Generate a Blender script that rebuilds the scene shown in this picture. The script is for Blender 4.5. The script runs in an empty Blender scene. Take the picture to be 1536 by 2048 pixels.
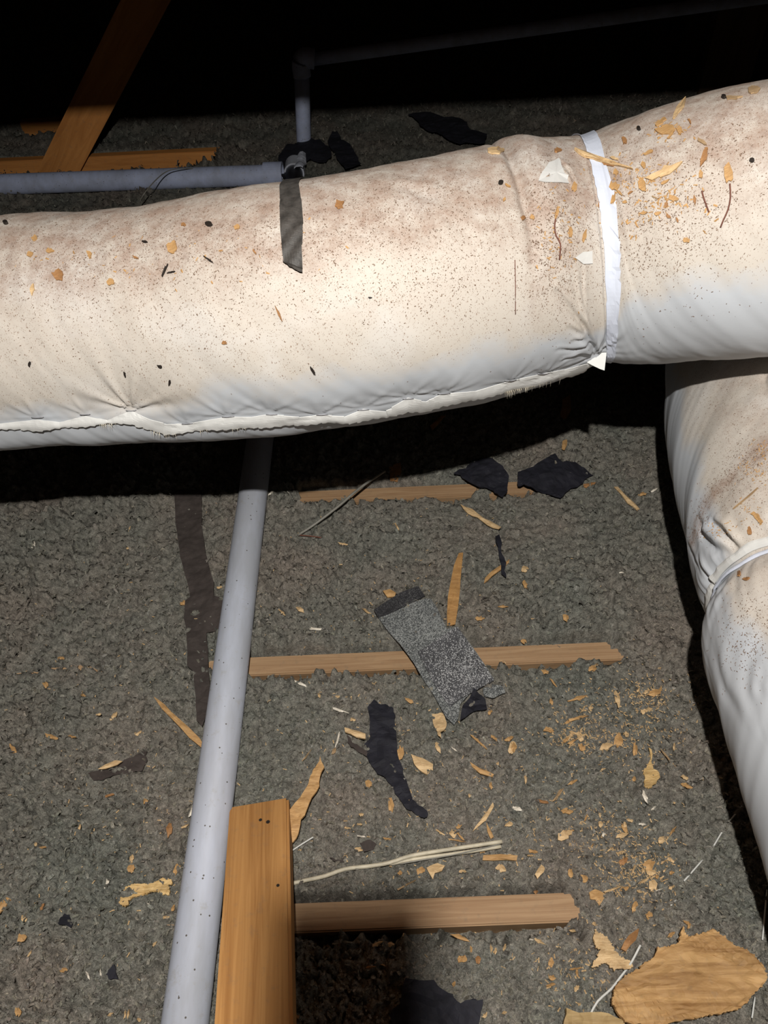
import bpy, bmesh, math, random
import numpy as np
from mathutils import Vector, Matrix
from mathutils.bvhtree import BVHTree
random.seed(7); RNG = np.random.default_rng(7)
SC = bpy.context.scene
COL = SC.collection

# ------------------------------------------------------------ camera
FPX = 1480.0
_y = Vector((-58.0, 1624.0, -1480.0)).normalized()
_s = .045; _x = Vector((1.0, _s, (-58 + 1624 * _s) / 1480)).normalized()
_z = _x.cross(_y)
MC = Matrix((_x, _y, _z))                       # camera -> world
CAM = Vector((0, 0, 1.155))
cd = bpy.data.cameras.new('camera'); cam = bpy.data.objects.new('camera', cd); COL.objects.link(cam)
cam.matrix_world = Matrix.Translation(CAM) @ MC.to_4x4()
cd.sensor_fit = 'VERTICAL'; cd.sensor_height = 36; cd.sensor_width = 27; cd.lens = FPX / 2048 * 36
cd.clip_start = .02; cd.clip_end = 60
SC.camera = cam
# ------------------------------------------------------------ light
SC.view_settings.view_transform = 'Standard'; SC.view_settings.look = 'None'
SC.view_settings.gamma = 1; SC.view_settings.use_curve_mapping = False
SC.view_settings.exposure = 0.0
w = bpy.data.worlds.new('attic_dark'); SC.world = w; w.use_nodes = True
w.node_tree.nodes['Background'].inputs[0].default_value = (.25, .3, .5, 1)
w.node_tree.nodes['Background'].inputs[1].default_value = .003
LPOS = Vector((0.0, -0.01, 1.52))
ld = bpy.data.lights.new('work_light', 'SPOT'); lo = bpy.data.objects.new('work_light', ld); COL.objects.link(lo)
lo.location = LPOS; ld.energy = 100; ld.color = (1, .965, .91); ld.shadow_soft_size = .010
ld.spot_size = math.radians(152); ld.spot_blend = .12
lo.rotation_euler = (Vector((0.05, 1, -2.1))).to_track_quat('-Z', 'Y').to_euler()

# ------------------------------------------------------------ pixel rays
def ray(px, py):
    return MC @ Vector((px - 768, 1024 - py, -FPX)).normalized()
def at(px, py, z=0.0):
    d = ray(px, py); return CAM + d * ((z - CAM.z) / d.z)
def at_y(px, py, y):
    d = ray(px, py); return CAM + d * ((y - CAM.y) / d.y)

# ------------------------------------------------------------ noise
def gn(x, y, seed=0):
    x = np.asarray(x, float); y = np.asarray(y, float)
    xi = np.floor(x).astype(np.int64); yi = np.floor(y).astype(np.int64)
    fx = x - xi; fy = y - yi
    u = fx * fx * fx * (fx * (fx * 6 - 15) + 10); v = fy * fy * fy * (fy * (fy * 6 - 15) + 10)
    def g(ix, iy, dx, dy):
        h = (ix * 374761393 + iy * 668265263 + seed * 974634777) & 0xffffffff
        h = ((h ^ (h >> 13)) * 1274126177) & 0xffffffff
        h = h ^ (h >> 16)
        a = h * (2 * math.pi / 4294967296.0)
        return np.cos(a) * dx + np.sin(a) * dy
    a = g(xi, yi, fx, fy); b = g(xi + 1, yi, fx - 1, fy)
    c = g(xi, yi + 1, fx, fy - 1); d = g(xi + 1, yi + 1, fx - 1, fy - 1)
    return 1.5 * ((a * (1 - u) + b * u) * (1 - v) + (c * (1 - u) + d * u) * v)
def sst(a, b, x):
    t = np.clip((np.asarray(x, float) - a) / (b - a), 0, 1); return t * t * (3 - 2 * t)

# exposed stretches of the joists: (y, x0, x1)
JOISTS = [.284, .694, 1.106, 2.93, 3.33]
def wx(px, py): return at(px, py, 0).x
SPANS = [(.284, -.24, wx(1145, 1815)), (.694, -.34, wx(1238, 1300)),
         (1.106, wx(590, 1000), wx(952, 985)), (1.106, wx(985, 985), wx(1110, 980)),
         (2.93, -3.0, wx(435, 318)), (3.33, wx(48, 255), wx(150, 250))]
def hlow(x, y):
    r = .011 * gn(x / .23, y / .23, 1) + .006 * gn(x / .09, y / .09, 2) + .011
    # sunken area by the near board
    r = r - .05 * np.exp(-(((x + .03) / .13) ** 2 + ((y - .12) / .10) ** 2))
    r = r - .012 * np.exp(-(((x - .02) / .12) ** 2 + ((y - .37) / .035) ** 2))
    return r
def hfull(x, y):
    x = np.asarray(x, float); y = np.asarray(y, float)
    h = hlow(x, y)
    e = np.zeros_like(h)
    n1 = gn(x / .05, y / .02, 5); n2 = gn(x / .015, y / .015, 6)
    for (y0, a, b) in SPANS:
        rag = .009 * n1 + .016 * n2
        d = sst(0, .006, x - a + rag * 1.6) * sst(0, .006, b - x + rag * 1.6)
        back = sst(.030, .020, (y - y0) + rag * .5)
        front = sst(-.036, -.026, (y - y0) + rag * .9) if y0 < 2 else sst(-.14, -.05, (y - y0) + rag)
        e = np.maximum(e, d * back * front)
    wxp = x + .006 * gn(x / .02, y / .02, 11); wyp = y + .006 * gn(x / .02, y / .02, 12)
    rough = .75 + .5 * gn(x / .3, y / .3, 13) + .25 * sst(-.1, -.5, x)
    c = .024 * np.abs(gn(wxp / .034, wyp / .030, 21)) + .020 * np.abs(gn(wxp / .016, wyp / .013, 22)) \
        + .012 * np.abs(gn(wxp / .0075, wyp / .0065, 23)) + .0045 * gn(x / .0040, y / .0036, 24)
    cr = np.abs(gn(wxp / .11 + 3, wyp / .07, 31))
    lf = sst(-.25, -.5, x)
    crack = -(.016 + .010 * lf) * sst(.045, 0, cr) * sst(.0, .3, gn(x / .12, y / .12, 32) + .12 + .1 * lf)
    return h + rough * c - .007 + crack - e * (.040 + .03 * (y > 2))
def hs(x, y):                                   # smoothed top of the insulation
    return hlow(x, y) + .0055
def ground(px, py, lift=0.0):
    z = .01
    for _ in range(3):
        q = at(px, py, z + lift); z = float(hs(q.x, q.y))
    return q

# ------------------------------------------------------------ materials
MAT = {}
def newmat(name, rough=.8, spec=.3):
    m = bpy.data.materials.new(name); m.use_nodes = True
    b = m.node_tree.nodes['Principled BSDF']
    b.inputs['Roughness'].default_value = rough
    b.inputs['Specular IOR Level'].default_value = spec
    MAT[name] = m
    return m, m.node_tree, b
def N(nt, typ, **kw):
    n = nt.nodes.new(typ)
    for k, v in kw.items(): setattr(n, k, v)
    return n
def L(nt, a, b): nt.links.new(a, b)
def noise(nt, vec, scale, detail=4, rough=.55, dist=0):
    n = N(nt, 'ShaderNodeTexNoise'); n.inputs['Scale'].default_value = scale
    n.inputs['Detail'].default_value = detail; n.inputs['Roughness'].default_value = rough
    n.inputs['Distortion'].default_value = dist
    if vec is not None: L(nt, vec, n.inputs['Vector'])
    return n.outputs['Fac']
def ramp(nt, fac, stops):
    r = N(nt, 'ShaderNodeValToRGB'); e = r.color_ramp.elements
    while len(e) < len(stops): e.new(.5)
    for i, (p, c) in enumerate(stops):
        e[i].position = p; e[i].color = c if len(c) == 4 else (*c, 1)
    L(nt, fac, r.inputs[0]); return r.outputs[0]
def mix(nt, fac, a, b, mode='MIX'):
    m = N(nt, 'ShaderNodeMix', data_type='RGBA', blend_type=mode)
    for s, v in ((m.inputs[0], fac), (m.inputs[6], a), (m.inputs[7], b)):
        if isinstance(v, (int, float)): s.default_value = v
        elif isinstance(v, tuple): s.default_value = (*v, 1) if len(v) == 3 else v
        else: L(nt, v, s)
    return m.outputs[2]
def math_(nt, op, a, b=None, clamp=False):
    m = N(nt, 'ShaderNodeMath', operation=op); m.use_clamp = clamp
    for i, v in enumerate((a, b)):
        if v is None: continue
        if isinstance(v, (int, float)): m.inputs[i].default_value = v
        else: L(nt, v, m.inputs[i])
    return m.outputs[0]
def coords(nt, kind='Object', scale=(1, 1, 1), rot=(0, 0, 0)):
    t = N(nt, 'ShaderNodeTexCoord'); mp = N(nt, 'ShaderNodeMapping')
    mp.inputs['Scale'].default_value = scale; mp.inputs['Rotation'].default_value = rot
    L(nt, t.outputs[kind], mp.inputs[0]); return mp.outputs[0]
def bump(nt, b, h, strength=.4, dist=.002):
    n = N(nt, 'ShaderNodeBump'); n.inputs['Strength'].default_value = strength
    n.inputs['Distance'].default_value = dist
    L(nt, h, n.inputs['Height']); L(nt, n.outputs[0], b.inputs['Normal'])
def attr(nt, name):
    a = N(nt, 'ShaderNodeAttribute'); a.attribute_name = name; return a
def vor(nt, vec, scale, rnd=1):
    v = N(nt, 'ShaderNodeTexVoronoi'); v.inputs['Scale'].default_value = scale
    L(nt, vec, v.inputs['Vector']); return v

def m_insulation(name, tint=False):
    m, nt, b = newmat(name, .95, .1)
    v = coords(nt)
    c = ramp(nt, noise(nt, v, 5, 5, .6), [(.34, (.198, .172, .146)), (.5, (.176, .166, .143)), (.66, (.152, .154, .134))])
    c = mix(nt, ramp(nt, noise(nt, v, 90, 5, .7), [(.32, (0, 0, 0)), (.68, (1, 1, 1))]), mix(nt, 1.0, c, (.60, .60, .60), 'MULTIPLY'), mix(nt, 1.0, c, (1.35, 1.35, 1.33), 'MULTIPLY'))
    c = mix(nt, ramp(nt, noise(nt, v, 210, 3, .6, 2.2), [(.38, (0, 0, 0)), (.62, (1, 1, 1))]), mix(nt, 1.0, c, (.66, .66, .67), 'MULTIPLY'), mix(nt, 1.0, c, (1.32, 1.32, 1.32), 'MULTIPLY'))
    vo = vor(nt, v, 190)
    s = math_(nt, 'LESS_THAN', vo.outputs['Distance'], .22)
    g = math_(nt, 'GREATER_THAN', noise(nt, v, 60, 2), .56)
    sep = N(nt, 'ShaderNodeSeparateColor'); L(nt, vo.outputs['Color'], sep.inputs[0])
    k = math_(nt, 'MULTIPLY', math_(nt, 'MULTIPLY', s, g), math_(nt, 'GREATER_THAN', sep.outputs[0], .72))
    c = mix(nt, math_(nt, 'MULTIPLY', k, .6), c, (.36, .36, .34))
    if tint:
        a = attr(nt, 'tint'); c = mix(nt, 1.0, c, a.outputs['Color'], 'MULTIPLY')
    L(nt, c, b.inputs['Base Color'])
    bump(nt, b, noise(nt, v, 260, 4, .7), .9, .003)
m_insulation('cellulose'); m_insulation('cellulose_flake', True)

def m_wood(name, c1, c2, scale=(3, 60, 60), rot=(0, 0, 0), rough=.65, knots=False, kind='Object', dist=1.5, bs=.3):
    m, nt, b = newmat(name, rough, .25)
    v = coords(nt, kind, scale, rot)
    n1 = noise(nt, v, 1, 5, .6, dist)
    c = ramp(nt, n1, [(.33, c1), (.62, c2)])
    v2 = coords(nt, kind, (scale[0] * .3, scale[1] * .18, scale[2] * .18), rot)
    c = mix(nt, .55, c, ramp(nt, noise(nt, v2, 1, 3), [(.3, (.62, .58, .52)), (.7, (1.25, 1.25, 1.25))]), 'MULTIPLY')
    v3 = coords(nt)
    c = mix(nt, ramp(nt, noise(nt, v3, 70, 5, .7), [(.55, (0, 0, 0)), (.9, (.5, .5, .5))]), c, (.12, .11, .09))
    L(nt, c, b.inputs['Base Color'])
    bump(nt, b, n1, bs, .001)
m_wood('fir_stud', (.31, .145, .045), (.44, .23, .08), (2.5, 75, 75))
m_wood('joist_wood', (.31, .185, .10), (.43, .285, .165), (4, 120, 120))
m_wood('brace_wood', (.42, .17, .045), (.54, .24, .07), (3, 30, 30))
m_wood('chip_pale', (.44, .285, .14), (.66, .48, .27), (60, 420, 90), (0, 0, .5))
m_wood('chip_orange', (.36, .20, .08), (.52, .32, .14), (60, 420, 90), (0, 0, .9))
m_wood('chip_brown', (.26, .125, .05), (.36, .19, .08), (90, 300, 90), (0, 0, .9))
m_wood('chip_brown2', (.30, .15, .05), (.44, .25, .095), (60, 420, 90), (0, 0, 1.4))
m_wood('chip_white', (.66, .60, .50), (.80, .75, .66), (90, 300, 90))
m_wood('chip_dull', (.30, .20, .11), (.40, .28, .16), (90, 300, 90))
m_wood('big_chip', (.27, .145, .055), (.52, .32, .14), (9, 90, 40), (0, 0, -.38), dist=.8, bs=1.0)
m_wood('fibre_chip', (.42, .26, .09), (.70, .50, .24), (20, 400, 90), (0, 0, -.2), bs=1)
m_wood('old_board', (.30, .20, .09), (.46, .33, .16), (8, 160, 60), (0, 0, .1))
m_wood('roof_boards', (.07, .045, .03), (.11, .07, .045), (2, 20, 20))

def m_plain(name, col, rough=.7, spec=.3, var=.25, sc=40, dirt=None, dth=.62, bs=0):
    m, nt, b = newmat(name, rough, spec)
    v = coords(nt)
    n = noise(nt, v, sc, 4, .6)
    c = mix(nt, 1.0, col, ramp(nt, n, [(.25, (1 - var,) * 3), (.75, (1 + var,) * 3)]), 'MULTIPLY')
    if dirt:
        c = mix(nt, ramp(nt, noise(nt, v, 55, 6, .75), [(dth, (0, 0, 0)), (dth + .05, (.8, .8, .8))]), c, dirt)
    L(nt, c, b.inputs['Base Color'])
    if bs: bump(nt, b, noise(nt, v, 300, 3), bs, .001)
m_plain('black_felt', (.012, .012, .018), .75, .3, .4, 60, (.11, .11, .105), .66, .4)
m_plain('brown_felt', (.052, .042, .038), .85, .2, .3, 50, (.18, .14, .10), .74, .5)
m_plain('tape_dark', (.050, .046, .042), .6, .4, .55, 90, (.28, .24, .20), .68, .5)
m_plain('clean_vinyl', (.58, .62, .72), .4, .4, .04, 30)
m_plain('white_strip', (.6, .6, .57), .6, .3, .1, 60)
m_plain('cable_jacket', (.50, .45, .34), .5, .4, .25, 60)
m_plain('wire_grey', (.22, .21, .18), .5, .4, .2, 60)
m_plain('twig', (.16, .07, .05), .8, .2, .2, 60)
m_plain('twig2', (.17, .11, .075), .9, .2, .3, 60)
m_plain('steel', (.25, .25, .27), .35, .6, .1, 60)
m_plain('drywall', (.4, .4, .38), .9, .1, .1, 3)
m_plain('bean_black', (.02, .015, .012), .6, .3, .2, 60)

def m_pvc(name, col):
    m, nt, b = newmat(name, .55, .3)
    v = coords(nt)
    c = mix(nt, ramp(nt, noise(nt, coords(nt, 'Object', (14, 3, 14)), 1, 5, .65), [(.38, (0, 0, 0)), (.62, (1, 1, 1))]), col, tuple(x * .78 * t for x, t in zip(col, (1.0, .98, .93))))
    vo = vor(nt, v, 85); s = math_(nt, 'LESS_THAN', vo.outputs['Distance'], .11)
    sep = N(nt, 'ShaderNodeSeparateColor'); L(nt, vo.outputs['Color'], sep.inputs[0])
    k = math_(nt, 'MULTIPLY', s, math_(nt, 'GREATER_THAN', sep.outputs[0], .45))
    c = mix(nt, k, c, (.10, .09, .08))
    c = mix(nt, ramp(nt, noise(nt, v, 45, 6, .75), [(.57, (0, 0, 0)), (.70, (.5, .5, .5))]), c, (.33, .31, .28))
    L(nt, c, b.inputs['Base Color'])
m_pvc('pvc', (.47, .50, .585))
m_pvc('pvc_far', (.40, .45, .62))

def m_shingle(name, dark, light, th):
    m, nt, b = newmat(name, .9, .2)
    v = coords(nt)
    vo = vor(nt, v, 760)
    sep = N(nt, 'ShaderNodeSeparateColor'); L(nt, vo.outputs['Color'], sep.inputs[0])
    n = noise(nt, v, 25, 3)
    f = math_(nt, 'GREATER_THAN', math_(nt, 'ADD', sep.outputs[0], math_(nt, 'MULTIPLY', math_(nt, 'SUBTRACT', n, .5), .8)), th)
    c = mix(nt, f, mix(nt, sep.outputs[1], tuple(x * .5 for x in dark), tuple(x * 1.5 for x in dark)), mix(nt, sep.outputs[2], tuple(x * .6 for x in light), light))
    L(nt, c, b.inputs['Base Color'])
    bump(nt, b, vo.outputs['Distance'], .8, .0012)
m_shingle('shingle_granules', (.10, .105, .105), (.36, .37, .36), .62)
m_shingle('shingle_overlay_mat', (.085, .085, .09), (.50, .50, .50), .80)
m_shingle('shingle_dark', (.038, .037, .040), (.12, .12, .12), .85)

def m_duct():
    m, nt, b = newmat('duct_jacket', .6, .25)
    v = coords(nt)
    dust = attr(nt, 'dust').outputs['Fac']; heavy = attr(nt, 'heavy').outputs['Fac']
    clean = (.50, .525, .56)
    d = math_(nt, 'ADD', dust, math_(nt, 'MULTIPLY', math_(nt, 'SUBTRACT', noise(nt, v, 14, 5, .65), .5), .9), True)
    d = ramp(nt, d, [(.18, (0, 0, 0)), (.60, (1, 1, 1))])
    c = mix(nt, d, clean, (.53, .485, .43))
    # scoured / smeared pale patches
    pale = ramp(nt, noise(nt, v, 9, 4, .5, .6), [(.50, (0, 0, 0)), (.68, (.45, .45, .45))])
    c = mix(nt, math_(nt, 'MULTIPLY', pale, d), c, (.62, .60, .575))
    hv = math_(nt, 'MULTIPLY', heavy, ramp(nt, noise(nt, v, 30, 8, .75), [(.36, (0, 0, 0)), (.62, (1, 1, 1))]))
    c = mix(nt, math_(nt, 'MULTIPLY', hv, .85, True), c, (.33, .235, .185))
    h2 = math_(nt, 'MULTIPLY', heavy, ramp(nt, noise(nt, v, 75, 7, .8), [(.50, (0, 0, 0)), (.66, (1, 1, 1))]))
    c = mix(nt, math_(nt, 'MULTIPLY', h2, .55, True), c, (.22, .15, .12))
    # specks of grit where dust lies
    for sc, th, gate, amt in ((430, .24, .30, .62), (230, .17, .42, .75), (800, .30, .22, .5)):
        vv = coords(nt, 'Object', (1, 1.0, .62), (.3, .5, .9 + sc))
        vo = vor(nt, vv, sc)
        s = math_(nt, 'LESS_THAN', vo.outputs['Distance'], th)
        sep = N(nt, 'ShaderNodeSeparateColor'); L(nt, vo.outputs['Color'], sep.inputs[0])
        lim = math_(nt, 'ADD', math_(nt, 'MULTIPLY', d, math_(nt, 'MULTIPLY', noise(nt, v, 26, 4, .7), 1.2)), math_(nt, 'MULTIPLY', heavy, .35))
        k = math_(nt, 'MULTIPLY', s, math_(nt, 'LESS_THAN', math_(nt, 'ADD', sep.outputs[0], gate), lim))
        c = mix(nt, math_(nt, 'MULTIPLY', k, amt), c, (.20, .12, .075))
    L(nt, c, b.inputs['Base Color'])
    bump(nt, b, noise(nt, v, 120, 4, .6), .12, .001)
m_duct()
M = MAT

# ------------------------------------------------------------ object helpers
def mesh_obj(name, verts, faces, mat, parent=None, origin=None, smooth=False, uv=None):
    me = bpy.data.meshes.new(name)
    verts = np.asarray(verts, float)
    if parent is not None: off = np.array(parent_origin(parent))
    else:
        off = np.array(origin) if origin is not None else np.zeros(3)
    V = (verts - off).astype(np.float32)
    if isinstance(faces, np.ndarray):
        n, k = faces.shape
        me.vertices.add(len(V)); me.vertices.foreach_set('co', V.ravel())
        me.loops.add(n * k); me.loops.foreach_set('vertex_index', faces.astype(np.int32).ravel())
        me.polygons.add(n); me.polygons.foreach_set('loop_start', np.arange(0, n * k, k, dtype=np.int32))
        me.polygons.foreach_set('loop_total', np.full(n, k, dtype=np.int32))
        me.update(calc_edges=True)
    else:
        me.from_pydata([tuple(v) for v in V], [], faces); me.update()
    if smooth: me.polygons.foreach_set('use_smooth', np.ones(len(me.polygons), bool))
    me.materials.append(M[mat] if isinstance(mat, str) else mat)
    o = bpy.data.objects.new(name, me); COL.objects.link(o)
    if parent is not None: o.parent = parent
    else: o.location = tuple(off)
    return o
def parent_origin(p):
    v = Vector((0, 0, 0))
    while p is not None: v = v + p.location; p = p.parent
    return v
def tag(o, label, cat, group=None, kind=None):
    if label: o['label'] = label
    if cat: o['category'] = cat
    if group: o['group'] = group
    if kind: o['kind'] = kind
    return o
def root(name, loc, label, cat, group=None):
    o = bpy.data.objects.new(name, None); COL.objects.link(o); o.location = loc
    o.empty_display_size = .05
    return tag(o, label, cat, group)
def box_along(name, p0, p1, wid, hei, up, mat, parent=None, bev=.002, ragged=0):
    """box whose local x runs p0->p1, wid across, hei along up"""
    p0 = Vector(p0); p1 = Vector(p1); ax = (p1 - p0); ln = ax.length; ax.normalize()
    sd = Vector(up).cross(ax).normalized(); up = ax.cross(sd)
    bm = bmesh.new(); bmesh.ops.create_cube(bm, size=1)
    bmesh.ops.scale(bm, vec=(ln, wid, hei), verts=bm.verts)
    if bev: bmesh.ops.bevel(bm, geom=bm.edges[:], offset=bev, segments=2, affect='EDGES')
    me = bpy.data.meshes.new(name); bm.to_mesh(me); bm.free(); me.materials.append(M[mat])
    o = bpy.data.objects.new(name, me); COL.objects.link(o)
    R = Matrix((ax, sd, up)).transposed().to_4x4()
    loc = (p0 + p1) / 2
    if parent is not None:
        o.parent = parent; loc = loc - parent_origin(parent)
    o.matrix_basis = Matrix.Translation(loc) @ R
    return o
def smooth_path(pts, step=.01):
    pts = [Vector(p) for p in pts]
    if len(pts) < 3:
        n = max(2, int((pts[1] - pts[0]).length / step)); return [pts[0].lerp(pts[1], i / n) for i in range(n + 1)]
    P = [pts[0] * 2 - pts[1]] + pts + [pts[-1] * 2 - pts[-2]]
    out = []
    for i in range(1, len(P) - 2):
        a, b, c, d = P[i - 1:i + 3]; n = max(2, int((c - b).length / step))
        for k in range(n):
            t = k / n
            out.append(.5 * ((2 * b) + (c - a) * t + (2 * a - 5 * b + 4 * c - d) * t * t + (3 * b - a - 3 * c + d) * t ** 3))
    out.append(P[-2]); return out
def tube_arrays(path, r, seg=12, cap=True):
    V = []; Fc = []
    n = len(path); up = Vector((0, 0, 1))
    for i, p in enumerate(path):
        t = (path[min(i + 1, n - 1)] - path[max(i - 1, 0)]).normalized()
        u = up if abs(t.z) < .95 else Vector((0, 1, 0))
        a = t.cross(u).normalized(); b = a.cross(t)
        rr = r(i / (n - 1)) if callable(r) else r
        for k in range(seg):
            th = 2 * math.pi * k / seg; V.append(p + (a * math.cos(th) + b * math.sin(th)) * rr)
    for i in range(n - 1):
        for k in range(seg):
            Fc.append((i * seg + k, i * seg + (k + 1) % seg, (i + 1) * seg + (k + 1) % seg, (i + 1) * seg + k))
    if cap: Fc.append(tuple(range(seg))[::-1]); Fc.append(tuple((n - 1) * seg + k for k in range(seg)))
    return V, Fc
def tube(name, pts, r, mat, parent=None, seg=12, step=.01, sm=True):
    path = smooth_path(pts, step); V, Fc = tube_arrays(path, r, seg)
    o = mesh_obj(name, [tuple(v) for v in V], Fc, mat, parent, origin=tuple(path[0]) if parent is None else None, smooth=sm)
    return o
def hollow_tube(name, p0, p1, ro, ri, mat, parent=None, seg=32, origin=None):
    p0 = Vector(p0); p1 = Vector(p1); t = (p1 - p0).normalized()
    u = Vector((0, 0, 1)) if abs(t.z) < .9 else Vector((0, 1, 0))
    a = t.cross(u).normalized(); b = a.cross(t); V = []
    for p, r in ((p0, ro), (p1, ro), (p1, ri), (p0, ri)):
        for k in range(seg):
            th = 2 * math.pi * k / seg; V.append(tuple(p + (a * math.cos(th) + b * math.sin(th)) * r))
    Fc = []
    for q in range(4):
        for k in range(seg):
            Fc.append((q * seg + k, ((q + 1) % 4) * seg + k, ((q + 1) % 4) * seg + (k + 1) % seg, q * seg + (k + 1) % seg))
    return mesh_obj(name, V, Fc, mat, parent, origin=origin, smooth=False)

def jag(poly, amp, it=2, seed=0, fuzz=0):
    r = random.Random(seed)
    P = [Vector(p) for p in poly]
    for k in range(it):
        out = []
        for i, p in enumerate(P):
            q = P[(i + 1) % len(P)]; d = q - p; out.append(p)
            if d.length > 3: out.append((p + q) / 2 + Vector((-d.y, d.x)) * r.uniform(-amp, amp) / (k + 1))
        P = out
    if fuzz: P = [p + Vector((r.uniform(-fuzz, fuzz), r.uniform(-fuzz, fuzz))) for p in P]
    return P
def sheet(name, poly, mat, parent=None, lift=.003, thick=.0015, curl=.003, amp=.10, it=2, zfun=None, maxe=.012, hf=None, seed=3, origin_xy=None, fuzz=0):
    """flat piece lying on the insulation, outline given where it lies"""
    pts = [ground(p.x, p.y, lift) for p in jag(poly, amp, it, seed, fuzz)]
    bm = bmesh.new()
    vs = [bm.verts.new((p.x, p.y, 0)) for p in pts]
    f = bm.faces.new(vs); bm.normal_update()
    if f.normal.z < 0: f.normal_flip()
    bmesh.ops.triangulate(bm, faces=bm.faces[:])
    for _ in range(4):
        es = [e for e in bm.edges if e.calc_length() > maxe]
        if not es: break
        bmesh.ops.subdivide_edges(bm, edges=es, cuts=1); bmesh.ops.triangulate(bm, faces=[f for f in bm.faces if len(f.verts) > 3])
    co = np.array([v.co[:] for v in bm.verts])
    base = hs(co[:, 0], co[:, 1]) + .0045
    z = base + lift + curl * gn(co[:, 0] / .035, co[:, 1] / .035, seed + 40) + curl * .5 * gn(co[:, 0] / .012, co[:, 1] / .012, seed + 41)
    if zfun is not None: z = z + np.array([zfun(a, b) for a, b in co[:, :2]])
    for v, zz in zip(bm.verts, z): v.co.z = zz
    top = bm.faces[:]
    ret = bmesh.ops.extrude_face_region(bm, geom=top)
    for g in ret['geom']:
        if isinstance(g, bmesh.types.BMVert): g.co.z += thick
    bmesh.ops.recalc_face_normals(bm, faces=bm.faces[:])
    V = [v.co[:] for v in bm.verts]; bm.verts.index_update(); Fc = [[v.index for v in f.verts] for f in bm.faces]; bm.free()
    c = pts[0]
    org = np.mean([[p.x, p.y, p.z] for p in pts], axis=0)
    return mesh_obj(name, V, Fc, mat, parent, origin=tuple(org) if parent is None else None)

# ============================================================ SETTING
def planeobj(name, V, mat, kind='structure'):
    o = mesh_obj(name, V, [tuple(range(4)), (7, 6, 5, 4), (0, 4, 5, 1), (1, 5, 6, 2), (2, 6, 7, 3), (3, 7, 4, 0)], mat)
    o['kind'] = kind; return o
def slab(name, a, b, mat):
    x0, y0, z0 = a; x1, y1, z1 = b
    return planeobj(name, [(x0, y0, z0), (x1, y0, z0), (x1, y1, z0), (x0, y1, z0), (x0, y0, z1), (x1, y0, z1), (x1, y1, z1), (x0, y1, z1)][::1], mat)
slab('floor', (-4, -2, -.18), (4, 7, -.16), 'drywall')
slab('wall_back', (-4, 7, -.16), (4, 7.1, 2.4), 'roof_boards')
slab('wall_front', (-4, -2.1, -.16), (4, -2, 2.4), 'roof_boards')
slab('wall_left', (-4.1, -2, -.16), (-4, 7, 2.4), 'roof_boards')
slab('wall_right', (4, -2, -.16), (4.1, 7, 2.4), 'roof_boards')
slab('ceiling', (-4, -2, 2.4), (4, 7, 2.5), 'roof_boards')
# unseen beam added overhead; its lower edge is what ends the lamp's reach
EDGE_Y = .92
ez = LPOS.z * (1 - (EDGE_Y - LPOS.y) / (3.30 - LPOS.y))
hb = box_along('lamp_cutoff_beam', (-4, EDGE_Y + .019, ez + .19), (4, EDGE_Y + .019, ez + .19 - .0), .038, .38, (0, 0, 1), 'brace_wood'); hb['kind'] = 'structure'
# unseen strip added between the lamp and the near floor to cast shade there
fs = box_along('shade_strip', (-.016, -1.95, 1.25), (-.014, .046, 1.25), .040, .019, (0, 0, 1), 'brace_wood'); fs['kind'] = 'structure'

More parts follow.
